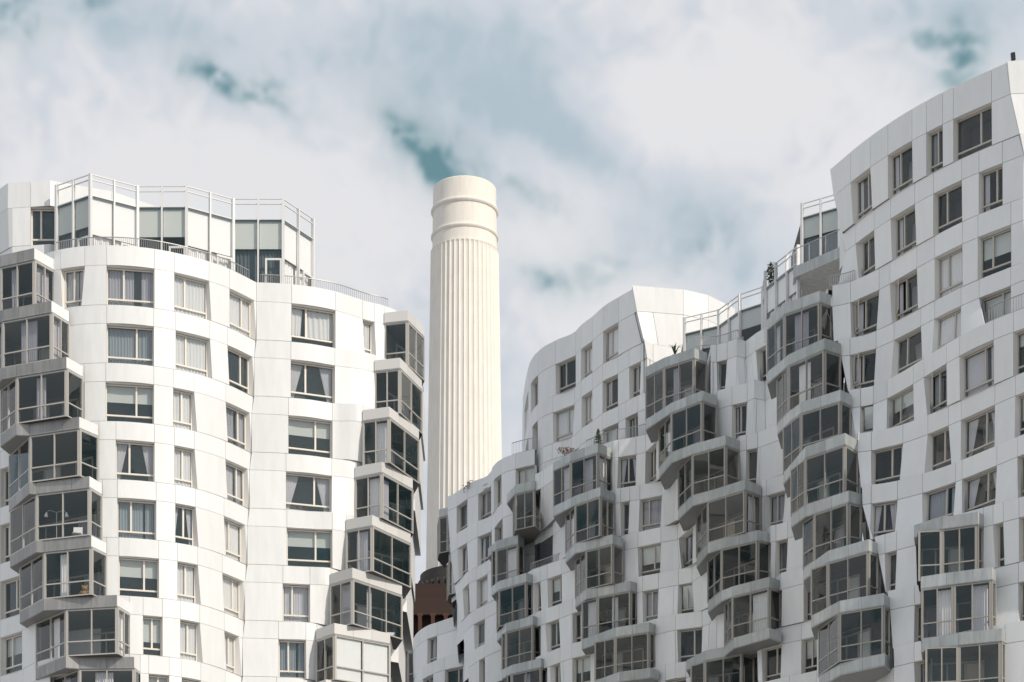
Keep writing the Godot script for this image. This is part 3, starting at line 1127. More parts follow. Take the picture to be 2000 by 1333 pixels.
func plans() -> void:
	# left building
	storey("left_lobe", 56.14, [V(-31.2, 133.6), V(-29.2, 131.5), V(-27.9, 130.4), V(-26.6, 128.5), V(-25.4, 127.55), V(-23.9, 126.98), V(-22.3, 126.8), V(-21.05, 126.92), V(-19.8, 127.25), V(-18.7, 127.75), V(-17, 128.85), V(-15.9, 129.9), V(-14.62, 131.65)], [[-24.97, -23.55, "c", 0.11, -0.2], [-22.32, -19.77, "c"], [-18.73, -16.96, "s", 0, 0.11], [-15.93, -14.74, "s", 0, 0.09]])
	storey("left_lobe", 52.94, [V(-31.2, 133.6), V(-29.2, 131.53), V(-27.9, 130.42), V(-26.6, 128.53), V(-25.4, 127.57), V(-23.9, 126.99), V(-22.3, 126.81), V(-21.05, 126.92), V(-19.8, 127.26), V(-18.7, 127.75), V(-17.07, 128.82), V(-15.97, 129.95), V(-14.75, 131.68)], [[-22.32, -19.8, "c"], [-18.66, -16.92, "s", 0, 0.11], [-16.05, -14.84, "d", 0.09, 0.09]])
	storey("left_lobe", 49.74, [V(-31.2, 133.6), V(-29.2, 131.57), V(-27.9, 130.43), V(-26.6, 128.57), V(-25.4, 127.58), V(-23.9, 126.99), V(-22.3, 126.82), V(-21.05, 126.93), V(-19.8, 127.27), V(-18.7, 127.75), V(-17.13, 128.8), V(-16.03, 130), V(-14.89, 131.7)], [[-22.38, -19.8, "b"], [-18.79, -17.72, "e", 0, 0.14], [-16.14, -15, "c", 0.09, 0.09]])
	storey("left_lobe", 46.54, [V(-31.2, 133.6), V(-29.2, 131.6), V(-27.9, 130.45), V(-26.6, 128.6), V(-25.4, 127.6), V(-23.9, 127), V(-22.3, 126.82), V(-21.05, 126.94), V(-19.8, 127.28), V(-18.7, 127.75), V(-17.2, 128.77), V(-16.1, 130.05), V(-15.02, 131.73)], [[-29.26, -28.68, "d"], [-21.82, -19.77, "t"], [-18.73, -17.7, "e", 0, 0.14], [-16.17, -15.12, "c", 0.09, 0.09]])
	storey("left_lobe", 43.34, [V(-31.2, 133.6), V(-29.2, 131.63), V(-27.9, 130.47), V(-26.6, 128.63), V(-25.4, 127.62), V(-23.9, 127.01), V(-22.3, 126.83), V(-21.05, 126.94), V(-19.8, 127.28), V(-18.7, 127.75), V(-17.27, 128.75), V(-16.17, 130.1), V(-15.15, 131.75)], [[-29.27, -28.61, "d"], [-21.74, -19.68, "c"], [-18.68, -17.65, "t", 0, 0.14], [-16.26, -15.26, "s", 0.09, 0.09]])
	storey("left_lobe", 40.14, [V(-31.2, 133.6), V(-29.2, 131.67), V(-27.9, 130.48), V(-26.6, 128.67), V(-25.4, 127.63), V(-23.9, 127.01), V(-22.3, 126.84), V(-21.05, 126.95), V(-19.8, 127.29), V(-18.7, 127.75), V(-17.33, 128.72), V(-16.23, 130.15), V(-15.29, 131.78)], [[-29.28, -27.93, "d"], [-21.66, -19.54, "b"], [-18.57, -17.54, "s", 0, 0.14], [-16.35, -15.36, "s", 0.09, 0.09]])
	storey("left_lobe", 36.94, [V(-31.2, 133.6), V(-29.2, 131.7), V(-27.9, 130.5), V(-26.6, 128.7), V(-25.4, 127.65), V(-23.9, 127.02), V(-22.3, 126.85), V(-21.05, 126.95), V(-19.8, 127.3), V(-18.7, 127.75), V(-17.4, 128.7), V(-16.3, 130.2), V(-15.42, 131.8)], [[-29.28, -27.73, "b"], [-20.37, -19.35, "b"], [-18.43, -17.45, "s", 0, 0.14], [-16.27, -15.6, "s", 0.09, 0.09]])
	storey("left_lobe", 33.74, [V(-31.2, 133.6), V(-29.2, 131.73), V(-27.9, 130.52), V(-26.6, 128.73), V(-25.4, 127.67), V(-23.9, 127.03), V(-22.3, 126.86), V(-21.05, 126.95), V(-19.8, 127.31), V(-18.7, 127.75), V(-17.47, 128.67), V(-16.37, 130.25), V(-15.55, 131.83)], [[-29.29, -27.62, "d"], [-20.07, -19, "b"], [-18.35, -17.4, "s", 0, 0.14], [-16.24, -15.58, "s", 0.09, 0.09]])
	storey("right_lobe", 56.14, [V(-14.62, 131.65), V(-13.7, 131.72), V(-12.89, 131.85), V(-11.6, 132.2), V(-10.25, 132.85), V(-8.37, 134.35), V(-7.49, 134.89), V(-6.39, 136.19), V(-5.63, 137.86)], [[-12.63, -10.19, "p"], [-8.7, -8.04, "s", 0.15, 0.12]])
	storey("right_lobe", 52.94, [V(-14.75, 131.68), V(-13.8, 131.75), V(-12.94, 131.88), V(-11.63, 132.22), V(-10.26, 132.84), V(-8, 133.85), V(-6.9, 135.15), V(-5.75, 137.76)], [[-12.67, -10.22, "t"]])
	storey("right_lobe", 49.74, [V(-14.89, 131.7), V(-13.9, 131.78), V(-12.99, 131.92), V(-11.67, 132.23), V(-10.27, 132.83), V(-8.63, 133.01), V(-7.53, 134.31), V(-5.9, 137.05)], [[-12.81, -10.36, "b"]])
	storey("right_lobe", 46.54, [V(-15.02, 131.73), V(-14, 131.81), V(-13.04, 131.95), V(-11.7, 132.25), V(-10.27, 132.82), V(-9.09, 133.25), V(-7.99, 134.55), V(-6.23, 136.24)], [[-12.95, -10.39, "t"]])
	storey("right_lobe", 43.34, [V(-15.15, 131.75), V(-14.1, 131.84), V(-13.1, 131.98), V(-11.73, 132.27), V(-9.59, 132.77), V(-8.49, 134.07), V(-6.35, 136.19)], [[-12.91, -10.34, "b"]])
	storey("right_lobe", 40.14, [V(-15.29, 131.78), V(-14.2, 131.87), V(-13.15, 132.02), V(-11.77, 132.28), V(-10.46, 132.51), V(-9.36, 133.81), V(-6.83, 135.61)], [[-13.14, -11.61, "c"]])
	storey("right_lobe", 36.94, [V(-15.42, 131.8), V(-14.3, 131.9), V(-13.2, 132.05), V(-11.28, 132.49), V(-10.18, 133.79), V(-7.45, 134.29)], [[-13.38, -11.84, "c"]])
	storey("right_lobe", 33.74, [V(-15.55, 131.83), V(-14.4, 131.93), V(-13.25, 132.08), V(-11.78, 132.58), V(-10.68, 133.88), V(-7.74, 134.38)], [[-13.5, -11.96, "d"]])
	# far_lobe
	storey("far_lobe", 51.3, [V(-8.2, 190.12), V(-7.88, 188.51), V(-6.9, 186), V(-6.04, 184.92), V(-4.39, 183.1), V(-3.37, 182.65), V(-2.23, 182.35)], [[-6.82, -6.02, "c"], [-4.27, -3.17, "d"]])
	storey("far_lobe", 48.1, [V(-8.11, 190.16), V(-7.72, 187.77), V(-6.27, 184.29), V(-3.88, 181.88), V(-2.21, 181.09)], [[-7.21, -6.31, "d"], [-5.34, -3.88, "d"]])
	# left_lobe
	storey("left_lobe_far", 57.8, [V(-4.87, 173.98), V(-4.23, 173.06), V(-3.31, 171.19), V(-2.55, 170.17), V(-1.6, 168.63), V(-1.39, 167.36), V(-0.79, 165.8), V(0.26, 164.65), V(1.61, 163.71)], [[-4.15, -3.31, "d"], [-2.49, -1.53, "d"], [-1.32, -0.77, "d"], [0.26, 1.6, "b"]])
	storey("left_lobe_far", 54.45, [V(-4.63, 173.65), V(-4.22, 172.59), V(-3.3, 170.83), V(-2.54, 169.53), V(-1.46, 168.04), V(-0.72, 165.34), V(0.26, 164.05), V(1.6, 163.14)], [[-4.08, -3.34, "d", 0.11, 0.08], [-2.54, -1.49, "d"], [-1.26, -0.68, "d"]])
	storey("left_lobe_far", 51.3, [V(-4.21, 173.83), V(-3.74, 172.29), V(-3.23, 170.51), V(-2.54, 169.5), V(-1.86, 168.14), V(-0.74, 165.46), V(0.26, 164.12), V(1.6, 163.16)], [[-3.67, -3.2, "d", 0.11, 0.08], [-2.6, -1.79, "s"]])
	storey("left_lobe_far", 48.1, [V(-3.64, 172.28), V(-3.03, 170.31), V(-1.98, 168.32), V(-1.05, 166.64), V(0.26, 164.67), V(1.6, 163.64)], [[-2.81, -1.98, "d", 0.08, 0]])
	storey("left_lobe_far", 44.9, [V(-3.21, 169.93), V(-2.52, 168.02), V(-1.31, 165.59), V(0.25, 163.64), V(1.59, 162.54)], [[-2.39, -1.97, "d"]])
	# crown
	storey("crown", 64.45, [V(0.81, 173.45), V(1.09, 168.58), V(1.29, 166.61), V(1.87, 164.46), V(3.07, 162.48), V(4.41, 160.91), V(4.79, 159.81), V(5.56, 158.25), V(6.23, 156.65), V(7.18, 155.11), V(8.33, 153.45)], [[0.92, 1.19, "d"], [1.37, 1.86, "d"], [3.07, 4.45, "d", 0.04, 0], [4.79, 5.52, "s"], [6.2, 7.17, "s"]])
	storey("crown", 61.1, [V(0.85, 173.01), V(1.12, 168.32), V(1.37, 166.03), V(2.03, 163.78), V(2.9, 162.62), V(4.37, 161.03), V(4.79, 159.8), V(5.56, 158.26), V(6.16, 156.85), V(7.15, 155.47), V(7.82, 154.32), V(8.96, 152.79)], [[0.92, 1.19, "d"], [1.47, 1.83, "d"], [2.89, 4.37, "s", 0.04, -0.14], [4.83, 5.52, "s"], [6.17, 7.15, "t"], [7.85, 8.58, "d", 0.03, -0.07]])
	storey("crown", 57.8, [V(0.85, 173.01), V(1.12, 168.32), V(1.37, 166.03), V(2.03, 163.78), V(2.9, 162.62), V(4.37, 161.03), V(4.79, 159.8), V(5.56, 158.26), V(6.16, 156.85), V(7.15, 155.47), V(7.82, 154.32), V(8.96, 152.79)], [[6.17, 7.18, "b"], [7.63, 8.39, "d"]])
	# middle
	storey("middle", 57.8, [V(12.5, 144.92), V(12.89, 144.88), V(13.5, 144.48), V(14.05, 143.88), V(14.65, 144.3), V(15.17, 143.04), V(15.67, 142.17), V(16.08, 141.35)], [[12.88, 13.5, "d", -0, -0.2, -0.07], [15.16, 15.67, "d", 0.07, 0.04, -0.03]])
	storey("middle", 54.45, [V(1.59, 159.31), V(2.18, 158.46), V(2.83, 156.99), V(6.7, 152.71), V(7.01, 152.56), V(8.19, 151.99), V(8.8, 151.52), V(9.43, 149.48), V(9.88, 148.2), V(12.65, 144.9), V(12.84, 143.85), V(13.68, 143.15), V(14.56, 142.57), V(14.93, 141.99), V(15.65, 142.38), V(16.23, 141.08), V(16.67, 140.21)], [[7.05, 8.19, "t", -0.08, -0.05, -0.02], [8.8, 9.38, "d", -0.05, 0.02, 0.02], [13.68, 14.57, "d", 0.03, -0.13]])
	storey("middle", 51.3, [V(2.83, 159.43), V(3.65, 156.3), V(6.82, 152.23), V(7.13, 152.07), V(7.75, 151.73), V(8.51, 151.42), V(9.84, 150.61), V(10.26, 149.02), V(10.52, 147.52), V(10.94, 146.9), V(13.84, 143.2), V(14.07, 142.37), V(14.47, 142.12), V(15.12, 141.75), V(15.84, 140.96), V(16.76, 139.67)], [[7.16, 7.75, "d", 0.07, -0.1], [8.41, 9.81, "c", -0.08, -0.12, -0.02], [14.47, 15.12, "d", 0, -0.09]])
	storey("middle", 48.1, [V(1.1, 160.25), V(1.42, 159.63), V(2.22, 158.66), V(3.38, 157.23), V(4.23, 156.17), V(7.41, 151.86), V(8.26, 151.28), V(9.71, 150.25), V(10.75, 149.64), V(11.63, 146.63), V(11.84, 145.6), V(14.99, 142), V(15.27, 141.21), V(15.62, 140.95), V(16.64, 139.93), V(17.42, 138.74)], [[1.49, 1.94, "d", 0.11, 0.07], [2.43, 3.39, "b", 0.07, 0], [8.27, 9.72, "b", 0.03, -0.1, -0.03], [10.82, 11.56, "d", 0.12, 0.02, 0.02], [15.57, 16.64, "c", 0.01, -0.24, -0.05]])
	storey("middle", 44.9, [V(1.59, 158.95), V(1.99, 158.31), V(3.22, 156.71), V(4.21, 155.27), V(4.66, 154.78), V(8.22, 150.46), V(8.52, 150.22), V(9.5, 149.61), V(10.76, 148.77), V(11.62, 148.18), V(12.35, 145.84), V(12.59, 144.9), V(15.48, 141), V(15.71, 139.8), V(16.02, 139.63), V(16.67, 139.07), V(17.45, 138.32), V(18.18, 137.48)], [[2.28, 3.2, "d", 0.14, 0.07], [4.08, 4.61, "d"], [8.51, 9.51, "c", 0.03, -0.1, -0.03], [10.76, 11.59, "b", -0.12, 0.08, -0.06], [16.01, 16.66, "d", -0.02, -0.15, -0.02]])
	storey("middle", 41.7, [V(1.93, 157.89), V(2.41, 157.07), V(3.27, 155.78), V(4.01, 154.77), V(5.26, 153.58), V(9.3, 148.75), V(10.48, 147.72), V(12.14, 146.96), V(12.55, 146.21), V(12.83, 144.3), V(15.99, 140), V(16.21, 138.73), V(16.72, 138.16), V(17.42, 137.45), V(17.76, 137.16), V(18.72, 135.85)], [[2.58, 3.25, "d", 0.1, 0.07], [4.06, 5.22, "b"], [10.6, 12.15, "d", 0.04, -0.09, -0.02], [17.41, 17.82, "d", 0.05, 0.05, 0.05]])
	storey("middle", 38.5, [V(2.1, 157.2), V(3.45, 155.13), V(5.24, 153.18), V(9.26, 148.36), V(10.44, 147.33), V(12.08, 146.57), V(12.51, 145.83), V(12.86, 143.9), V(13.92, 142.4), V(15.26, 140.1), V(16.25, 139.07), V(17.3, 138.13), V(18.17, 137.2), V(19.53, 135.18)], [[9.86, 11.11, "d", -0.03, -0.03, -0.03], [15.2, 16.28, "d", 0.01, -0.11, -0.05], [17.36, 18.17, "b", -0.06, -0.06, -0.06]])
	storey("middle", 35.3, [V(2.09, 156.6), V(3.43, 154.53), V(5.22, 152.58), V(9.23, 147.76), V(10.4, 146.73), V(12.03, 145.97), V(12.46, 145.23), V(12.8, 143.3), V(13.86, 141.8), V(15.19, 139.5), V(16.18, 138.47), V(17.22, 137.53), V(18.09, 136.6), V(19.44, 134.58)], [])
	# tower
	storey("tower", 61.1, [V(18.17, 129.17), V(19.07, 127.02), V(19.98, 125.17), V(20.9, 123.58), V(21.82, 122.21), V(22.75, 121), V(23.68, 119.92), V(24.61, 118.93), V(25.53, 117.96)], [[18.78, 19.59, "d", 0.18, 0.15, 0.09], [20.33, 21.35, "d", 0.07, 0.07, 0.07], [21.96, 22.65, "d", 0.04, 0.04, 0.04], [23.11, 24.74, "d", 0.03, 0.03, 0.03]])
	storey("tower", 57.8, [V(18.7, 128.89), V(19.61, 126.73), V(20.52, 124.86), V(21.44, 123.22), V(22.37, 121.8), V(23.3, 120.56), V(24.24, 119.47), V(25.19, 118.49), V(26.13, 117.58)], [[19.1, 19.85, "d", 0.09, 0.06, -0.02], [20.53, 21.53, "d", 0.1, 0.1, 0.05], [22.31, 23.5, "d", 0.02, 0.02, 0.02], [24.23, 25.23, "d"]])
	storey("tower", 54.45, [V(17.54, 128.37), V(18.81, 127.68), V(19.95, 126.23), V(21, 124.46), V(22.01, 122.66), V(23.01, 121.04), V(24.04, 119.69), V(25.08, 118.56), V(26.11, 117.53)], [[18.78, 20.1, "o", -0.01, -0.13, -0.04], [20.56, 21.67, "o", 0.1, 0.07, 0.02], [22.4, 23.53, "s", 0.03, 0.03, 0.03], [24.19, 25.58, "b"]])
	storey("tower", 51.3, [V(18.19, 127.27), V(19.4, 126.74), V(20.48, 125.44), V(21.48, 123.82), V(22.44, 122.17), V(23.39, 120.67), V(24.36, 119.39), V(25.34, 118.26), V(26.28, 117.08)], [[18.66, 19.95, "o", -0.02, -0.16, -0.08], [20.75, 21.87, "d", -0.18, -0.07, -0.13], [22.43, 23.5, "s", -0.24, -0.24, -0.24], [24.25, 25.56, "b"]])
	storey("tower", 48.1, [V(18.62, 126.36), V(19.86, 125.66), V(20.92, 123.92), V(21.87, 121.8), V(22.79, 119.73), V(23.72, 117.98), V(24.7, 116.59), V(25.69, 115.43), V(26.64, 114.18), V(30.5, 110.52)], [[19.1, 19.74, "b", -0.24, -0.24, -0.24], [20.36, 21.41, "b", -0.18, -0.04, -0.15], [21.81, 22.65, "o", 0.11, 0.05], [23.14, 24.45, "c", 0.07, 0.07, 0.07], [25.25, 26.26, "b", 0.02, 0.02, 0.02]])
	storey("tower", 44.9, [V(18.62, 124.13), V(19.83, 123.61), V(20.95, 122.63), V(21.99, 121.33), V(22.97, 119.84), V(23.91, 118.3), V(24.82, 116.8), V(25.73, 115.42), V(26.66, 114.25), V(30.5, 110.6)], [[19.33, 20.84, "d", -0.09, -0.25, -0.12], [21.93, 22.78, "d", -0.21, 0.06, -0.07], [23.28, 24.58, "t", -0.05, -0.05, -0.05], [25.36, 26.36, "b", -0.06, -0.06, -0.06]])
	storey("tower", 41.7, [V(18.71, 122.96), V(19.88, 122.52), V(20.99, 121.72), V(22.02, 120.63), V(23, 119.35), V(23.93, 117.94), V(24.82, 116.51), V(25.69, 115.12), V(26.57, 113.87), V(30.5, 110.13)], [[19.16, 20.45, "t", -0.17, -0.33, -0.2], [21.59, 23, "c", -0.19, -0.3, -0.25], [23.26, 24.61, "t", -0.18, -0.18, -0.18], [25.38, 26.38, "d", -0.03, -0.03, -0.03]])
	storey("tower", 38.5, [V(19.3, 121.3), V(20.26, 120.34), V(21.21, 119.39), V(22.14, 118.45), V(23.06, 117.52), V(23.96, 116.6), V(24.85, 115.69), V(25.72, 114.8), V(26.58, 113.91), V(30.5, 110.18)], [[19.6, 20.13, "d", -0.02, -0.13, -0.08], [24.29, 24.71, "d", 0.12, 0.07, 0.02], [25.36, 26.37, "d", 0.03, 0.03, 0.03]])
	storey("tower", 35.3, [V(19.73, 120.19), V(20.64, 119.48), V(21.55, 118.76), V(22.43, 118.02), V(23.3, 117.27), V(24.16, 116.49), V(24.99, 115.7), V(25.81, 114.89), V(26.61, 114.06), V(30.5, 110.36)], [[20.87, 21.28, "d", -0.15, -0.15, -0.15], [25.37, 26.31, "d", -0.13, -0.13, -0.13]])
	storey("tower", 32.1, [V(19.8, 119.35), V(20.64, 118.38), V(21.47, 117.49), V(22.31, 116.67), V(23.14, 115.92), V(23.98, 115.24), V(24.81, 114.63), V(25.66, 114.08), V(26.51, 113.61), V(30.5, 109.82)], [[20.67, 21.38, "d", 0.08, -0.08]])
	# left building bays
	ledge("left_stack", 56.14, [V(-30.34, 128.8), V(-28.25, 127.1), V(-26.18, 126.15), V(-25.38, 127.59)])
	ledge("left_stack", 52.94, [V(-29.83, 128.46), V(-28.03, 126.62), V(-25.08, 125.38), V(-24.41, 126.83)])
	ledge("left_stack", 49.74, [V(-28.66, 127.69), V(-27.16, 126.2), V(-24.2, 125.03), V(-23.56, 126.35)])
	ledge("left_stack", 46.54, [V(-28.45, 128.03), V(-26.46, 126.27), V(-23.53, 125.17), V(-22.73, 126.43)])
	ledge("left_stack", 43.34, [V(-28.25, 129.32), V(-26.1, 126.31), V(-22.99, 125.25), V(-22.54, 126.49)])
	ledge("left_stack", 40.14, [V(-28.14, 129.09), V(-25.67, 126.26), V(-22.91, 125.35), V(-22.32, 126.68)])
	ledge("left_stack", 36.94, [V(-27.54, 128.82), V(-24.42, 126.02), V(-21.52, 125.46), V(-21.08, 126.97)])
	ledge("left_stack", 33.74, [V(-26.61, 128.62), V(-23.74, 126.25), V(-20.7, 126.14), V(-20.5, 127.44)])
	ledge("left_stack", 30.54, [V(-25.7, 128.5), V(-23.08, 125.88), V(-19.98, 125.76), V(-19.79, 127.24)])
	ledge("right_stack", 56.14, [V(-7.49, 134.83), V(-6.1, 134.46), V(-5.23, 136.86)])
	ledge("right_stack", 52.94, [V(-8, 133.79), V(-6.49, 133.36), V(-5.35, 136.76)])
	ledge("right_stack", 49.74, [V(-8.63, 132.95), V(-7.06, 132.37), V(-5.5, 136.05)])
	ledge("right_stack", 46.54, [V(-9.09, 133.19), V(-7.48, 132.27), V(-5.83, 135.24)])
	ledge("right_stack", 43.34, [V(-9.58, 132.71), V(-8.01, 131.82), V(-5.95, 135.19)])
	ledge("right_stack", 40.14, [V(-10.46, 132.45), V(-9.1, 131.22), V(-6.43, 134.61)])
	ledge("right_stack", 36.94, [V(-11.27, 132.43), V(-10.11, 131.06), V(-7.05, 133.26)])
	ledge("right_stack", 33.74, [V(-11.78, 132.52), V(-10.6, 131.07), V(-7.34, 133.25)])
	# right building bays
	ledge("west_stack", 54.45, [V(-0.36, 162.03), V(0.25, 159.96), V(1.56, 159.05), V(1.99, 160.17)])
	ledge("west_stack", 51.3, [V(-1.71, 164.12), V(-1.08, 162.33), V(0.43, 160.92), V(0.86, 161.74)])
	ledge("west_stack", 48.1, [V(-1.44, 162.49), V(-0.9, 161.11), V(0.99, 159.15), V(1.45, 159.63)])
	ledge("west_stack", 44.9, [V(-1.05, 162.54), V(-0.39, 160.13), V(1.44, 158.31), V(1.98, 158.95)])
	ledge("west_stack", 41.7, [V(-0.71, 160.43), V(0, 159.01), V(1.99, 157.21), V(2.42, 157.76)])
	ledge("west_stack", 38.5, [V(-0.35, 158.47), V(0.42, 157.12), V(2.42, 155.64), V(2.92, 156.23)])
	ledge("inner_stack", 54.45, [V(2.77, 155.55), V(3.94, 153.44), V(5.66, 151.68), V(6.66, 152.81)])
	ledge("inner_stack", 51.3, [V(2.79, 155), V(4.21, 152.67), V(5.8, 150.91), V(6.78, 152.12)])
	ledge("inner_stack", 48.1, [V(3.61, 154.67), V(4.9, 152.08), V(6.59, 150.6), V(7.34, 151.52)])
	ledge("inner_stack", 44.9, [V(4.25, 154.1), V(5.66, 151.58), V(7.74, 150.12), V(8.18, 150.58)])
	ledge("inner_stack", 41.7, [V(4.63, 152.54), V(6.73, 149.5), V(8.82, 148.23), V(9.26, 148.76)])
	ledge("inner_stack", 38.5, [V(5.42, 150.55), V(6.92, 148.25), V(8.86, 147.2), V(9.46, 147.86)])
	ledge("centre_stack", 57.8, [V(8.54, 147.46), V(9.66, 145.84), V(11.42, 144.3), V(12.3, 145.09)])
	ledge("centre_stack", 54.45, [V(8.57, 147.53), V(10.02, 144.52), V(11.78, 142.48), V(12.78, 143.4)])
	ledge("centre_stack", 51.3, [V(9.42, 147.23), V(11.22, 142.99), V(13.13, 141.36), V(14.08, 142.35)])
	ledge("centre_stack", 48.1, [V(10.53, 145.61), V(12.1, 142.14), V(14.17, 139.95), V(15.26, 141.08)])
	ledge("centre_stack", 44.9, [V(11.63, 144.97), V(12.87, 141.28), V(14.89, 139.55), V(15.73, 140.06)])
	ledge("centre_stack", 41.7, [V(12.23, 143.71), V(13.44, 140.3), V(15.46, 138.3), V(16.27, 139.17)])
	ledge("centre_stack", 38.5, [V(13.12, 141.96), V(13.51, 140.1), V(15.4, 137.77), V(16.24, 138.69)])
	ledge("low_stack", 38.5, [V(11.02, 145.39), V(12.01, 143.01), V(14.13, 141.3), V(14.99, 142.27)])
	ledge("low_stack", 35.3, [V(11.2, 144), V(12.33, 141.57), V(14.56, 140), V(15.42, 141.04)])
	ledge("tall_stack", 54.45, [V(14.58, 131.73), V(15.33, 129.39), V(17.08, 127.69), V(17.85, 128.35)])
	ledge("tall_stack", 51.3, [V(14.57, 131.37), V(15.49, 128.65), V(17.16, 126.39), V(18.17, 127.15)])
	ledge("tall_stack", 48.1, [V(15.05, 130.5), V(16, 127.24), V(17.89, 125.41), V(18.6, 126.13)])
	ledge("tall_stack", 44.9, [V(15.26, 129.34), V(15.96, 125.1), V(17.8, 123.04), V(18.69, 124.22)])
	ledge("tall_stack", 41.7, [V(15.39, 126.85), V(16.39, 124.57), V(17.94, 122.66), V(18.73, 123.2)])
	ledge("tall_stack", 38.5, [V(15.95, 125.93), V(16.87, 122.67), V(18.7, 120.7), V(19.32, 121.41)])
	ledge("tall_stack", 35.3, [V(16.09, 123.73), V(17.2, 120.82), V(19.29, 119.39), V(19.75, 120.29)])
	ledge("tall_stack", 32.1, [V(16.51, 123.8), V(17.27, 121.06), V(19.29, 119.06), V(19.82, 120.21)])
	ledge("east_stack", 38.5, [V(20.68, 118.37), V(21.87, 117.03), V(23.51, 116.26), V(23.91, 116.7)])
	ledge("east_stack", 35.3, [V(20.69, 116.53), V(22.21, 115.68), V(23.94, 114.86), V(24.26, 115.42)])
	ledge("east_stack", 32.1, [V(20.71, 116.43), V(22.35, 115.15), V(24.3, 114.36), V(24.59, 114.77)])
	ledge("east_stack", 28.9, [V(20.73, 115.47), V(22.33, 114.18), V(24.25, 113.44), V(24.62, 113.97)])


# ---------------------------------------------------------------- the place
func ground() -> void:
	var s := Shape.new()
	s.quad(Vector3(-1500, 0, 1500), Vector3(1500, 0, 1500), Vector3(1500, 0, -1500), Vector3(-1500, 0, -1500), Vector3.UP)
	var m := paint(0.42, 0.41, 0.395, 0.9)
	m.albedo_texture = grain(Color(0.85, 0.85, 0.85), Color(1, 1, 1), 0.02, 4, 2)
	m.uv1_triplanar = true
	m.uv1_world_triplanar = true
	m.uv1_scale = Vector3(0.08, 0.08, 0.08)
	var o := put("ground", s, m)
	o.set_meta("kind", "structure")
	tag(o, "pale paved ground between the buildings")


func power_station() -> void:
	var t := thing("power_station", Vector3(-5.2, 0, -253), "dark brown brick power station with upright ribs below the tall chimney", "power station")
	var brick := paint(0.075, 0.043, 0.034, 0.9)
	brick.albedo_texture = grain(Color(0.55, 0.5, 0.48), Color(1, 1, 1), 0.05, 5, 31)
	brick.uv1_triplanar = true
	brick.uv1_world_triplanar = true
	brick.uv1_scale = Vector3(0.35, 0.9, 0.35)
	var rib := paint(0.12, 0.062, 0.043, 0.9)
	rib.albedo_texture = brick.albedo_texture
	rib.uv1_triplanar = true
	rib.uv1_world_triplanar = true
	rib.uv1_scale = Vector3(0.35, 0.9, 0.35)
	var front := 6.6
	var body := Shape.new()
	body.box(Vector3(1.0, 36.0, -4.2), Vector3.RIGHT * 8.6, Vector3.UP * 36.0, Vector3.BACK * 10.0)
	body.box(Vector3(1.0, 71.0, 6.0), Vector3.RIGHT * 8.5, Vector3.UP * 0.95, Vector3.BACK * 0.7)
	put("wall", body, brick, t)
	var tier := Shape.new()
	tier.box(Vector3(1.0, 72.55, -3.4), Vector3.RIGHT * 7.9, Vector3.UP * 0.6, Vector3.BACK * 9.6)
	tier.box(Vector3(1.0, 73.4, -2.4), Vector3.RIGHT * 7.4, Vector3.UP * 0.3, Vector3.BACK * 8.0)
	put("parapet", tier, brick, t)
	var x := -7.4
	while x < 9.0:
		var s := Shape.new()
		s.box(Vector3(x, 34.9, front - 0.3), Vector3.RIGHT * 0.2, Vector3.UP * 35.0, Vector3.BACK * 0.6)
		put("rib", s, rib, t)
		var c := Shape.new()
		c.box(Vector3(x, 70.0, front - 0.3), Vector3.RIGHT * 0.32, Vector3.UP * 0.1, Vector3.BACK * 0.5)
		c.face(Vector3(x - 0.32, 70.1, front + 0.2), Vector3(x + 0.32, 70.1, front + 0.2), Vector3(x + 0.32, 70.9, front - 0.6), Vector3(x - 0.32, 70.9, front - 0.6), Vector3(0, 1, 1))
		put("rib_cap", c, rib, t)
		x += 1.38
	var collar := paint(0.05, 0.047, 0.045, 0.8)
	var ring := Shape.new()
	lathe(ring, [[5.3, 73.2], [5.3, 74.6], [5.15, 74.7], [5.15, 75.2], [4.9, 75.3], [4.9, 76.0], [4.6, 76.1], [3.0, 76.2]], 64)
	put("collar", ring, collar, t)
	for i in 44:
		var a := TAU * i / 44.0
		var d := Vector3(sin(a), 0, cos(a))
		if d.z < -0.2:
			continue
		var b := Shape.new()
		b.box(d * 5.4 + Vector3.UP * 74.2, d.cross(Vector3.UP) * 0.2, Vector3.UP * 0.4, d * 0.22)
		put("bracket", b, collar, t)


func lathe(s: Shape, profile: Array, sides: int) -> void:
	for k in profile.size() - 1:
		var r0: float = profile[k][0]
		var r1: float = profile[k + 1][0]
		var y0: float = profile[k][1]
		var y1: float = profile[k + 1][1]
		var slope := Vector2(y1 - y0, r0 - r1).normalized()
		for i in sides:
			var q := []
			for j in 2:
				var a := TAU * (i + j) / sides
				var d := Vector3(sin(a), 0, cos(a))
				q.append([d * r0 + Vector3.UP * y0, d * r1 + Vector3.UP * y1, (d * slope.x + Vector3.UP * slope.y).normalized()])
			s.tri(q[0][0], q[1][0], q[1][1], q[0][2], q[1][2], q[1][2])
			s.tri(q[0][0], q[1][1], q[0][1], q[0][2], q[1][2], q[0][2])


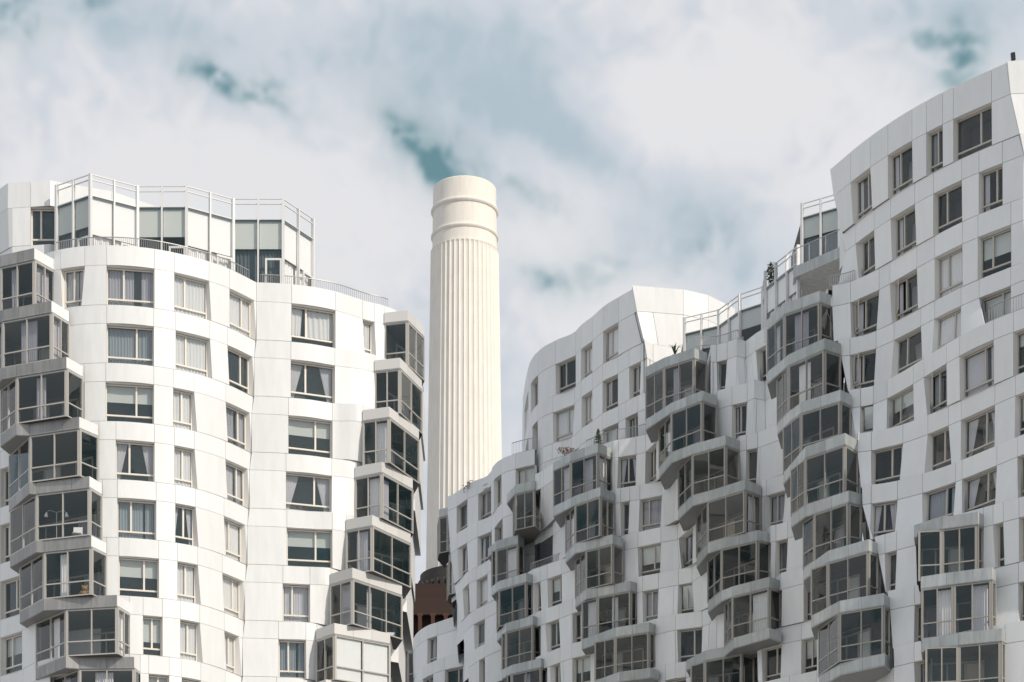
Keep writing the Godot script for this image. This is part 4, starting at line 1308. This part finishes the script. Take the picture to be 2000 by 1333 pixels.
func chimney() -> void:
	var t := thing("chimney", Vector3(-5.2, 75.5, -253), "tall cream fluted power station chimney with two rings near its top", "chimney")
	var cream := paint(0.845, 0.81, 0.76, 0.75)
	cream.albedo_texture = grain(Color(0.945, 0.935, 0.925), Color(1, 1, 1), 0.018, 5, 17)
	cream.uv1_triplanar = true
	cream.uv1_scale = Vector3(0.16, 0.035, 0.16)
	# fluted shaft
	var s := Shape.new()
	var high := 36.1
	var flutes := 44
	var steps := 8
	var levels := [0.0, 9.0, 18.0, 27.0, high - 0.5, high - 0.2, high]
	for k in levels.size() - 1:
		for i in flutes * steps:
			var q := []
			for c in [[i, k], [i + 1, k], [i + 1, k + 1], [i, k + 1]]:
				var f: float = float(c[0] % steps) / steps
				var y: float = levels[c[1]]
				var big := lerpf(4.27, 3.74, y / high)
				var cut := 0.12 * sin(PI * f) ** 0.6
				if y > high - 0.1:
					cut = 0.0
				elif y > high - 0.3:
					cut *= 0.75
				var a: float = TAU * c[0] / (flutes * steps)
				q.append(Vector3(sin(a), 0, cos(a)) * (big - cut) + Vector3.UP * y)
			var m: Vector3 = (q[1] - q[0]).cross(q[3] - q[0]).normalized()
			s.quad(q[0], q[1], q[2], q[3], m)
	put("fluted_shaft", s, cream, t)
	var head := Shape.new()
	lathe(head, [[3.74, high], [3.56, high + 0.02], [3.54, high + 1.6]], 96)
	lathe(head, [[3.54, high + 1.6], [3.50, high + 4.4]], 96)
	lathe(head, [[3.50, high + 4.4], [3.46, high + 6.9], [3.36, high + 7.0], [3.0, high + 7.0], [3.0, high + 3.0]], 96)
	put("head", head, cream, t)
	for y in [1.65, 4.45]:
		var r := Shape.new()
		lathe(r, [[3.5, high + y - 0.24], [3.62, high + y - 0.2], [3.70, high + y - 0.08], [3.72, high + y + 0.04], [3.66, high + y + 0.2], [3.5, high + y + 0.26]], 96)
		put("ring", r, cream, t)


func left_building() -> void:
	plans()
	var t := thing("apartment_building", Vector3.ZERO, "sunlit white apartment building with two rounded lobes and glass bays at both ends", "apartment building")
	pieces.left_lobe.top = 1.1
	note_voids("left_lobe", "left_stack")
	note_voids("right_lobe", "right_stack")
	facade(t, "left_lobe")
	facade(t, "right_lobe")
	bays(t, "left_stack")
	bays(t, "right_stack")
	# penthouse
	storey("left_penthouse", 61.3, [V(-33, 136), V(-28.75, 131.3), V(-26.3, 130.95), V(-23, 132.3), V(-20.3, 134.6)], [[-27.42, -25.9, "d"]])
	storey("left_penthouse", 58.1, [V(-33, 136), V(-28.5, 131.3), V(-26.3, 130.95), V(-23, 132.3), V(-20.3, 134.6)], [])
	pieces.left_penthouse.smooth = false
	pieces.left_penthouse.top = 1.45
	facade(t, "left_penthouse")
	screen_core(t, LEFT_SCREEN, 56.4, 61.0, 135.6)
	screen(t, LEFT_SCREEN, 56.4, 61.0, 62.2, [true, false, true, false, true, false])
	railing(t, "left_lobe", 0, -25.3, -15.0, 57.24, 0.55, 0.25)
	railing(t, "right_lobe", 0, -14.4, -7.3, 57.24, 0.55, 0.25)


func right_building() -> void:
	var t := thing("apartment_building", Vector3.ZERO, "shaded white apartment building stepping up to the right, with many stacked grey glass bays", "apartment building")
	storey("crown_side", 64.45, [V(8.31, 153.3), V(11.46, 153.9), V(13.2, 154.8), V(15.2, 157.0)], [])
	storey("crown_side", 61.1, [V(8.97, 152.75), V(9.4, 153.4), V(11.46, 153.9), V(13.2, 154.8), V(15.2, 157.0)], [])
	storey("tower_side", 61.1, [V(25.53, 117.93), V(29, 117.6), V(33, 117.4)], [])
	storey("tower_side", 57.8, [V(26.15, 117.57), V(29, 117.5), V(33, 117.4)], [])
	storey("tower_side", 54.45, [V(26.8, 117.2), V(29, 117.2), V(33, 117.4)], [])
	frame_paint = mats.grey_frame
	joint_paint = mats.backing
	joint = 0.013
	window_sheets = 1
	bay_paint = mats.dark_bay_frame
	storey("tower_side", 51.3, [V(27.2, 116.9), V(29, 117.0), V(33, 117.4)], [])
	for q in [57.8, 54.45, 51.3]:
		var k: float = (57.8 - q) / 3.3 * 0.72
		ledge("end_stack", q, [V(-5.6 + k, 177.0), V(-5.56 + k, 175.6), V(-4.86 + k, 175.1), V(-4.6 + k, 176.2)])
	for q in [51.3, 48.1, 44.9]:
		var k: float = (51.3 - q) / 3.2 * 0.1
		ledge("outer_stack", q, [V(-8.65 + k, 191.0), V(-8.6 + k, 190.2), V(-7.9 + k, 189.6), V(-7.75 + k, 190.5)])
	for k in ["crown", "tower", "crown_side", "tower_side"]:
		pieces[k].top = 1.7
	pieces.crown.lean1 = -0.31
	pieces.crown_side.lean0 = -0.31
	pieces.tower.lean0 = -0.25
	pieces.tower.lean1 = -0.16
	pieces.tower_side.lean0 = -0.16
	for k in ["middle", "crown_side", "tower_side"]:
		pieces[k].smooth = false
	pieces.tower.rows[3].step = 24.245
	for k in ["west_stack", "inner_stack", "centre_stack", "low_stack"]:
		note_voids("middle", k)
	for k in ["tall_stack", "east_stack"]:
		note_voids("tower", k)
	# the deep fold between the middle and the tower
	for q in [[54.45, 16.3, 141.4, 17.6, 128.5], [51.3, 16.75, 139.9, 18.22, 127.4], [48.1, 17.35, 138.9, 18.64, 126.5], [44.9, 18.2, 137.7, 18.63, 124.2], [41.7, 18.6, 135.9, 18.72, 123.0], [38.5, 19.22, 135.3, 19.31, 121.4], [35.3, 19.5, 133.8, 19.74, 120.3], [32.1, 19.6, 132.0, 19.81, 119.5]]:
		storey("fold", q[0], [V(q[1], q[2]), V(q[3], q[4])], [])
	pieces.fold.smooth = false
	for k in ["far_lobe", "left_lobe_far", "crown", "crown_side", "middle", "fold", "tower", "tower_side"]:
		facade(t, k)
	for k in ["end_stack", "outer_stack", "west_stack", "inner_stack", "centre_stack", "low_stack", "tall_stack", "east_stack"]:
		bays(t, k)
	# the glass penthouse on the middle roof, and the upper one behind it
	screen_core(t, MIDDLE_SCREEN, 58.0, 61.35, 153.0)
	screen(t, MIDDLE_SCREEN, 58.0, 61.35, 62.4, [true, false, true, true, false])
	screen_core(t, UPPER_SCREEN, 61.0, 64.45, 145.0)
	screen(t, UPPER_SCREEN, 61.0, 64.45, 65.3, [true])
	var slab := Shape.new()
	var edge := [V(16.9, 138.3), V(19.4, 135.4), V(20.5, 137.0)]
	var deck: Array = edge + [V(20.0, 143.0), V(17.3, 143.0)]
	slab.plate(deck, 60.3, false)
	slab.plate(deck, 60.95, true)
	for k in 2:
		slab.face(at(edge[k], 60.3), at(edge[k + 1], 60.3), at(edge[k + 1], 60.95), at(edge[k], 60.95), outward(edge[k], edge[k + 1]))
		var m := outward(edge[k], edge[k + 1])
		pane(t, at(edge[k], 61.95), at(edge[k + 1], 61.95), at(edge[k + 1], 60.97), at(edge[k], 60.97), m, mats.clear)
		var top := Shape.new()
		top.bar(at(edge[k], 61.98), at(edge[k + 1], 61.98), m, 0.05, 0.04)
		put("rail", top, mats.rail, t)
		for u in [0.0, 0.33, 0.67, 1.0]:
			var q: Vector2 = edge[k].lerp(edge[k + 1], u)
			var post := Shape.new()
			post.bar(at(q, 60.95), at(q, 61.96), m, 0.04, 0.04)
			put("post", post, mats.rail, t)
	put("balcony", slab, mats.ledge1, t)
	railing(t, "left_lobe_far", 0, 0.0, 1.75, 58.9, 0.9, 0.2)
	railing(t, "middle", 0, 11.6, 14.2, 58.9, 0.6, 0.2)
	railing(t, "middle", 1, 5.0, 9.2, 55.62, 0.75, 0.2)
	railing(t, "middle", 3, 1.3, 3.6, 49.12, 0.5, 0.2)
	railing(t, "tower", 2, 17.7, 19.0, 55.62, 0.6, 0.15)
	railing(t, "tower", 4, 24.3, 30.0, 49.12, 0.8, 0.2)


# ---------------------------------------------------------------- small things
func leafy(s: Shape, c: Vector3, r: Vector3, count: int, size: float) -> void:
	for i in count:
		var d := Vector3(rng.randfn(), rng.randfn(), rng.randfn()).normalized() * (rng.randf() ** 0.4)
		var q := c + d * r
		var x := Vector3(rng.randfn(), rng.randfn(), rng.randfn()).normalized() * size
		var y := x.cross(Vector3(rng.randfn(), rng.randfn(), rng.randfn())).normalized() * size * 0.45
		s.quad(q - x, q + y, q + x, q - y, x.cross(y).normalized())


func small_things() -> void:
	var green := paint(0.08, 0.11, 0.07, 0.8)
	var rust := paint(0.17, 0.085, 0.06, 0.9)
	var bark := paint(0.12, 0.08, 0.05, 0.9)
	var black := paint(0.015, 0.015, 0.017, 0.5)
	var lamp := thing("security_camera", Vector3(25.72, 62.8, -118.2), "small black security camera on the top corner of the right tower", "security camera")
	var s := Shape.new()
	s.rod(Vector3(0, 0, 0), Vector3(0, 0.35, 0), 0.03)
	put("bracket", s, black, lamp)
	s = Shape.new()
	s.box(Vector3(0, 0.42, 0.03), Vector3(0.12, 0.02, 0), Vector3(-0.03, 0.22, 0.04), Vector3(0, -0.03, 0.14))
	put("housing", s, black, lamp)
	s = Shape.new()
	s.box(Vector3(0.14, 0.45, 0.03), Vector3(0.02, 0, 0), Vector3(-0.02, 0.19, 0.03), Vector3(0, -0.02, 0.12))
	put("side_plate", s, mats.panel0, lamp)
	lamp.scale = Vector3.ONE * 0.8
	# palm on the middle terrace
	var palm := thing("potted_palm", Vector3(10.35, 58.45, -146.3), "spiky potted palm on the roof terrace left of the glass penthouse", "potted plant")
	s = Shape.new()
	s.rod(Vector3.ZERO, Vector3(0, 0.5, 0), 0.25, 0.32, 12)
	put("pot", s, mats.rail, palm)
	s = Shape.new()
	for i in 16:
		var a := TAU * i / 16.0 + rng.randf() * 0.3
		var up := rng.randf_range(0.7, 1.5)
		var d := Vector3(cos(a), 0, sin(a))
		var p0 := Vector3(0, 0.5, 0)
		var p1 := p0 + d * 0.35 + Vector3.UP * up * 0.8
		var p2 := p0 + d * 0.75 + Vector3.UP * up
		var w := d.cross(Vector3.UP) * 0.05
		s.quad(p0 - w, p0 + w, p1 + w, p1 - w, d.cross(w).normalized())
		s.tri(p1 - w, p1 + w, p2, Vector3.UP, Vector3.UP, Vector3.UP)
	put("fronds", s, green, palm)
	palm.scale = Vector3.ONE * 0.65
	# dry shrub on the far roof
	var dry := thing("dry_shrub", Vector3(-2.6, 58.3, -171.0), "rust coloured dry shrub on the far roof edge beside the chimney", "shrub")
	s = Shape.new()
	for i in 26:
		var q := Vector3(rng.randf_range(-1.2, 1.2), 0, rng.randf_range(-0.3, 0.3))
		s.rod(q, q + Vector3(rng.randf_range(-0.2, 0.2), rng.randf_range(0.4, 1.0), rng.randf_range(-0.1, 0.1)) * (1.5 if i % 9 == 0 else 0.8), 0.02, 0.008, 4)
	put("stem", s, bark, dry)
	s = Shape.new()
	leafy(s, Vector3(0, 0.45, 0), Vector3(1.2, 0.4, 0.4), 260, 0.08)
	put("foliage", s, rust, dry).set_meta("kind", "stuff")
	# planting along the lower terrace rail
	var climb := thing("dry_hedge", Vector3(4.2, 55.5, -155.75), "brown dried planting along the terrace edge above the second stack of bays", "planting")
	climb.rotation.y = 0.5
	s = Shape.new()
	leafy(s, Vector3(0, 0.35, 0), Vector3(1.5, 0.35, 0.25), 420, 0.08)
	put("foliage", s, rust, climb).set_meta("kind", "stuff")
	var cone := thing("conical_shrub", Vector3(5.75, 55.6, -153.6), "small dark conical shrub at the terrace rail above the second stack of bays", "shrub")
	s = Shape.new()
	for i in 9:
		leafy(s, Vector3(0, 0.15 + i * 0.11, 0), Vector3(0.34 * (1.0 - i / 10.0), 0.1, 0.34 * (1.0 - i / 10.0)), 60, 0.06)
	put("foliage", s, green, cone).set_meta("kind", "stuff")
	s = Shape.new()
	s.rod(Vector3(0, -0.1, 0), Vector3(0, 0.9, 0), 0.03)
	put("stem", s, bark, cone)
	# bamboo behind the wind screen
	var bamboo := thing("bamboo", Vector3(16.0, 61.4, -141.6), "dark leafy bamboo behind the glass wind screen of the upper terrace", "plant")
	s = Shape.new()
	leafy(s, Vector3(0, 0.6, 0), Vector3(0.35, 0.7, 0.35), 160, 0.11)
	put("foliage", s, green, bamboo).set_meta("kind", "stuff")
	s = Shape.new()
	for i in 8:
		s.rod(Vector3(rng.randf_range(-0.3, 0.3), -0.1, rng.randf_range(-0.2, 0.2)), Vector3(rng.randf_range(-0.3, 0.3), 1.2, rng.randf_range(-0.2, 0.2)), 0.012)
	put("stem", s, bark, bamboo)
	bear(Vector3(-23.45, 37.6, -126.35))
	chair(Vector3(-23.9, 40.8, -126.55))
	stand(Vector3(-25.1, 40.8, -126.9))


func bear(where: Vector3) -> void:
	var t := thing("teddy_bear", where, "brown teddy bear sitting inside a glass bay of the left building", "teddy bear")
	var fur := paint(0.30, 0.18, 0.06, 0.95)
	var s := Shape.new()
	s.ball(Vector3(0, 0.26, 0), Vector3(0.19, 0.24, 0.16))
	put("body", s, fur, t)
	s = Shape.new()
	s.ball(Vector3(0, 0.60, 0.02), Vector3(0.16, 0.15, 0.15))
	s.ball(Vector3(0, 0.56, 0.15), Vector3(0.065, 0.055, 0.06))
	put("head", s, fur, t)
	for k in [-1, 1]:
		s = Shape.new()
		s.ball(Vector3(0.13 * k, 0.72, 0), Vector3(0.055, 0.06, 0.03))
		put("ear", s, fur, t)
		s = Shape.new()
		s.rod(Vector3(0.15 * k, 0.42, 0.03), Vector3(0.27 * k, 0.22, 0.1), 0.075, 0.06, 10)
		s.ball(Vector3(0.27 * k, 0.22, 0.1), Vector3(0.065, 0.065, 0.065))
		put("arm", s, fur, t)
		s = Shape.new()
		s.rod(Vector3(0.10 * k, 0.09, 0.05), Vector3(0.20 * k, 0.08, 0.28), 0.09, 0.08, 10)
		s.ball(Vector3(0.20 * k, 0.09, 0.30), Vector3(0.085, 0.09, 0.06))
		put("leg", s, fur, t)


func chair(where: Vector3) -> void:
	var t := thing("chair", where, "white moulded chair inside a glass bay of the left building", "chair")
	var w := paint(0.75, 0.78, 0.77, 0.4)
	var s := Shape.new()
	s.box(Vector3(0, 0.45, 0), Vector3(0.24, 0, 0), Vector3(0, 0.02, 0), Vector3(0, 0, 0.23))
	put("seat", s, w, t)
	s = Shape.new()
	s.box(Vector3(0, 0.68, -0.25), Vector3(0.25, 0, 0), Vector3(0, 0.22, -0.05), Vector3(0, 0.004, 0.02))
	put("backrest", s, w, t)
	for i in [-1, 1]:
		for j in [-1, 1]:
			s = Shape.new()
			s.rod(Vector3(0.2 * i, 0.44, 0.19 * j), Vector3(0.25 * i, 0, 0.23 * j), 0.018, 0.012)
			put("leg", s, mats.wood, t)


func stand(where: Vector3) -> void:
	var t := thing("floor_lamp", where, "tall floor lamp with drooping arms inside a glass bay", "floor lamp")
	var s := Shape.new()
	s.rod(Vector3.ZERO, Vector3(0, 1.75, 0), 0.025)
	put("pole", s, mats.rail, t)
	s = Shape.new()
	s.rod(Vector3.ZERO, Vector3(0, 0.04, 0), 0.2, 0.2, 14)
	put("base", s, mats.rail, t)
	for k in [-1, 1]:
		s = Shape.new()
		s.rod(Vector3(0, 1.75, 0), Vector3(0.4 * k, 1.85, 0.05), 0.015)
		s.rod(Vector3(0.4 * k, 1.85, 0.05), Vector3(0.55 * k, 1.7, 0.05), 0.015)
		put("arm", s, mats.rail, t)
		s = Shape.new()
		s.rod(Vector3(0.55 * k, 1.72, 0.05), Vector3(0.57 * k, 1.5, 0.05), 0.04, 0.11, 12)
		put("lamp_shade", s, mats.curtain2, t)
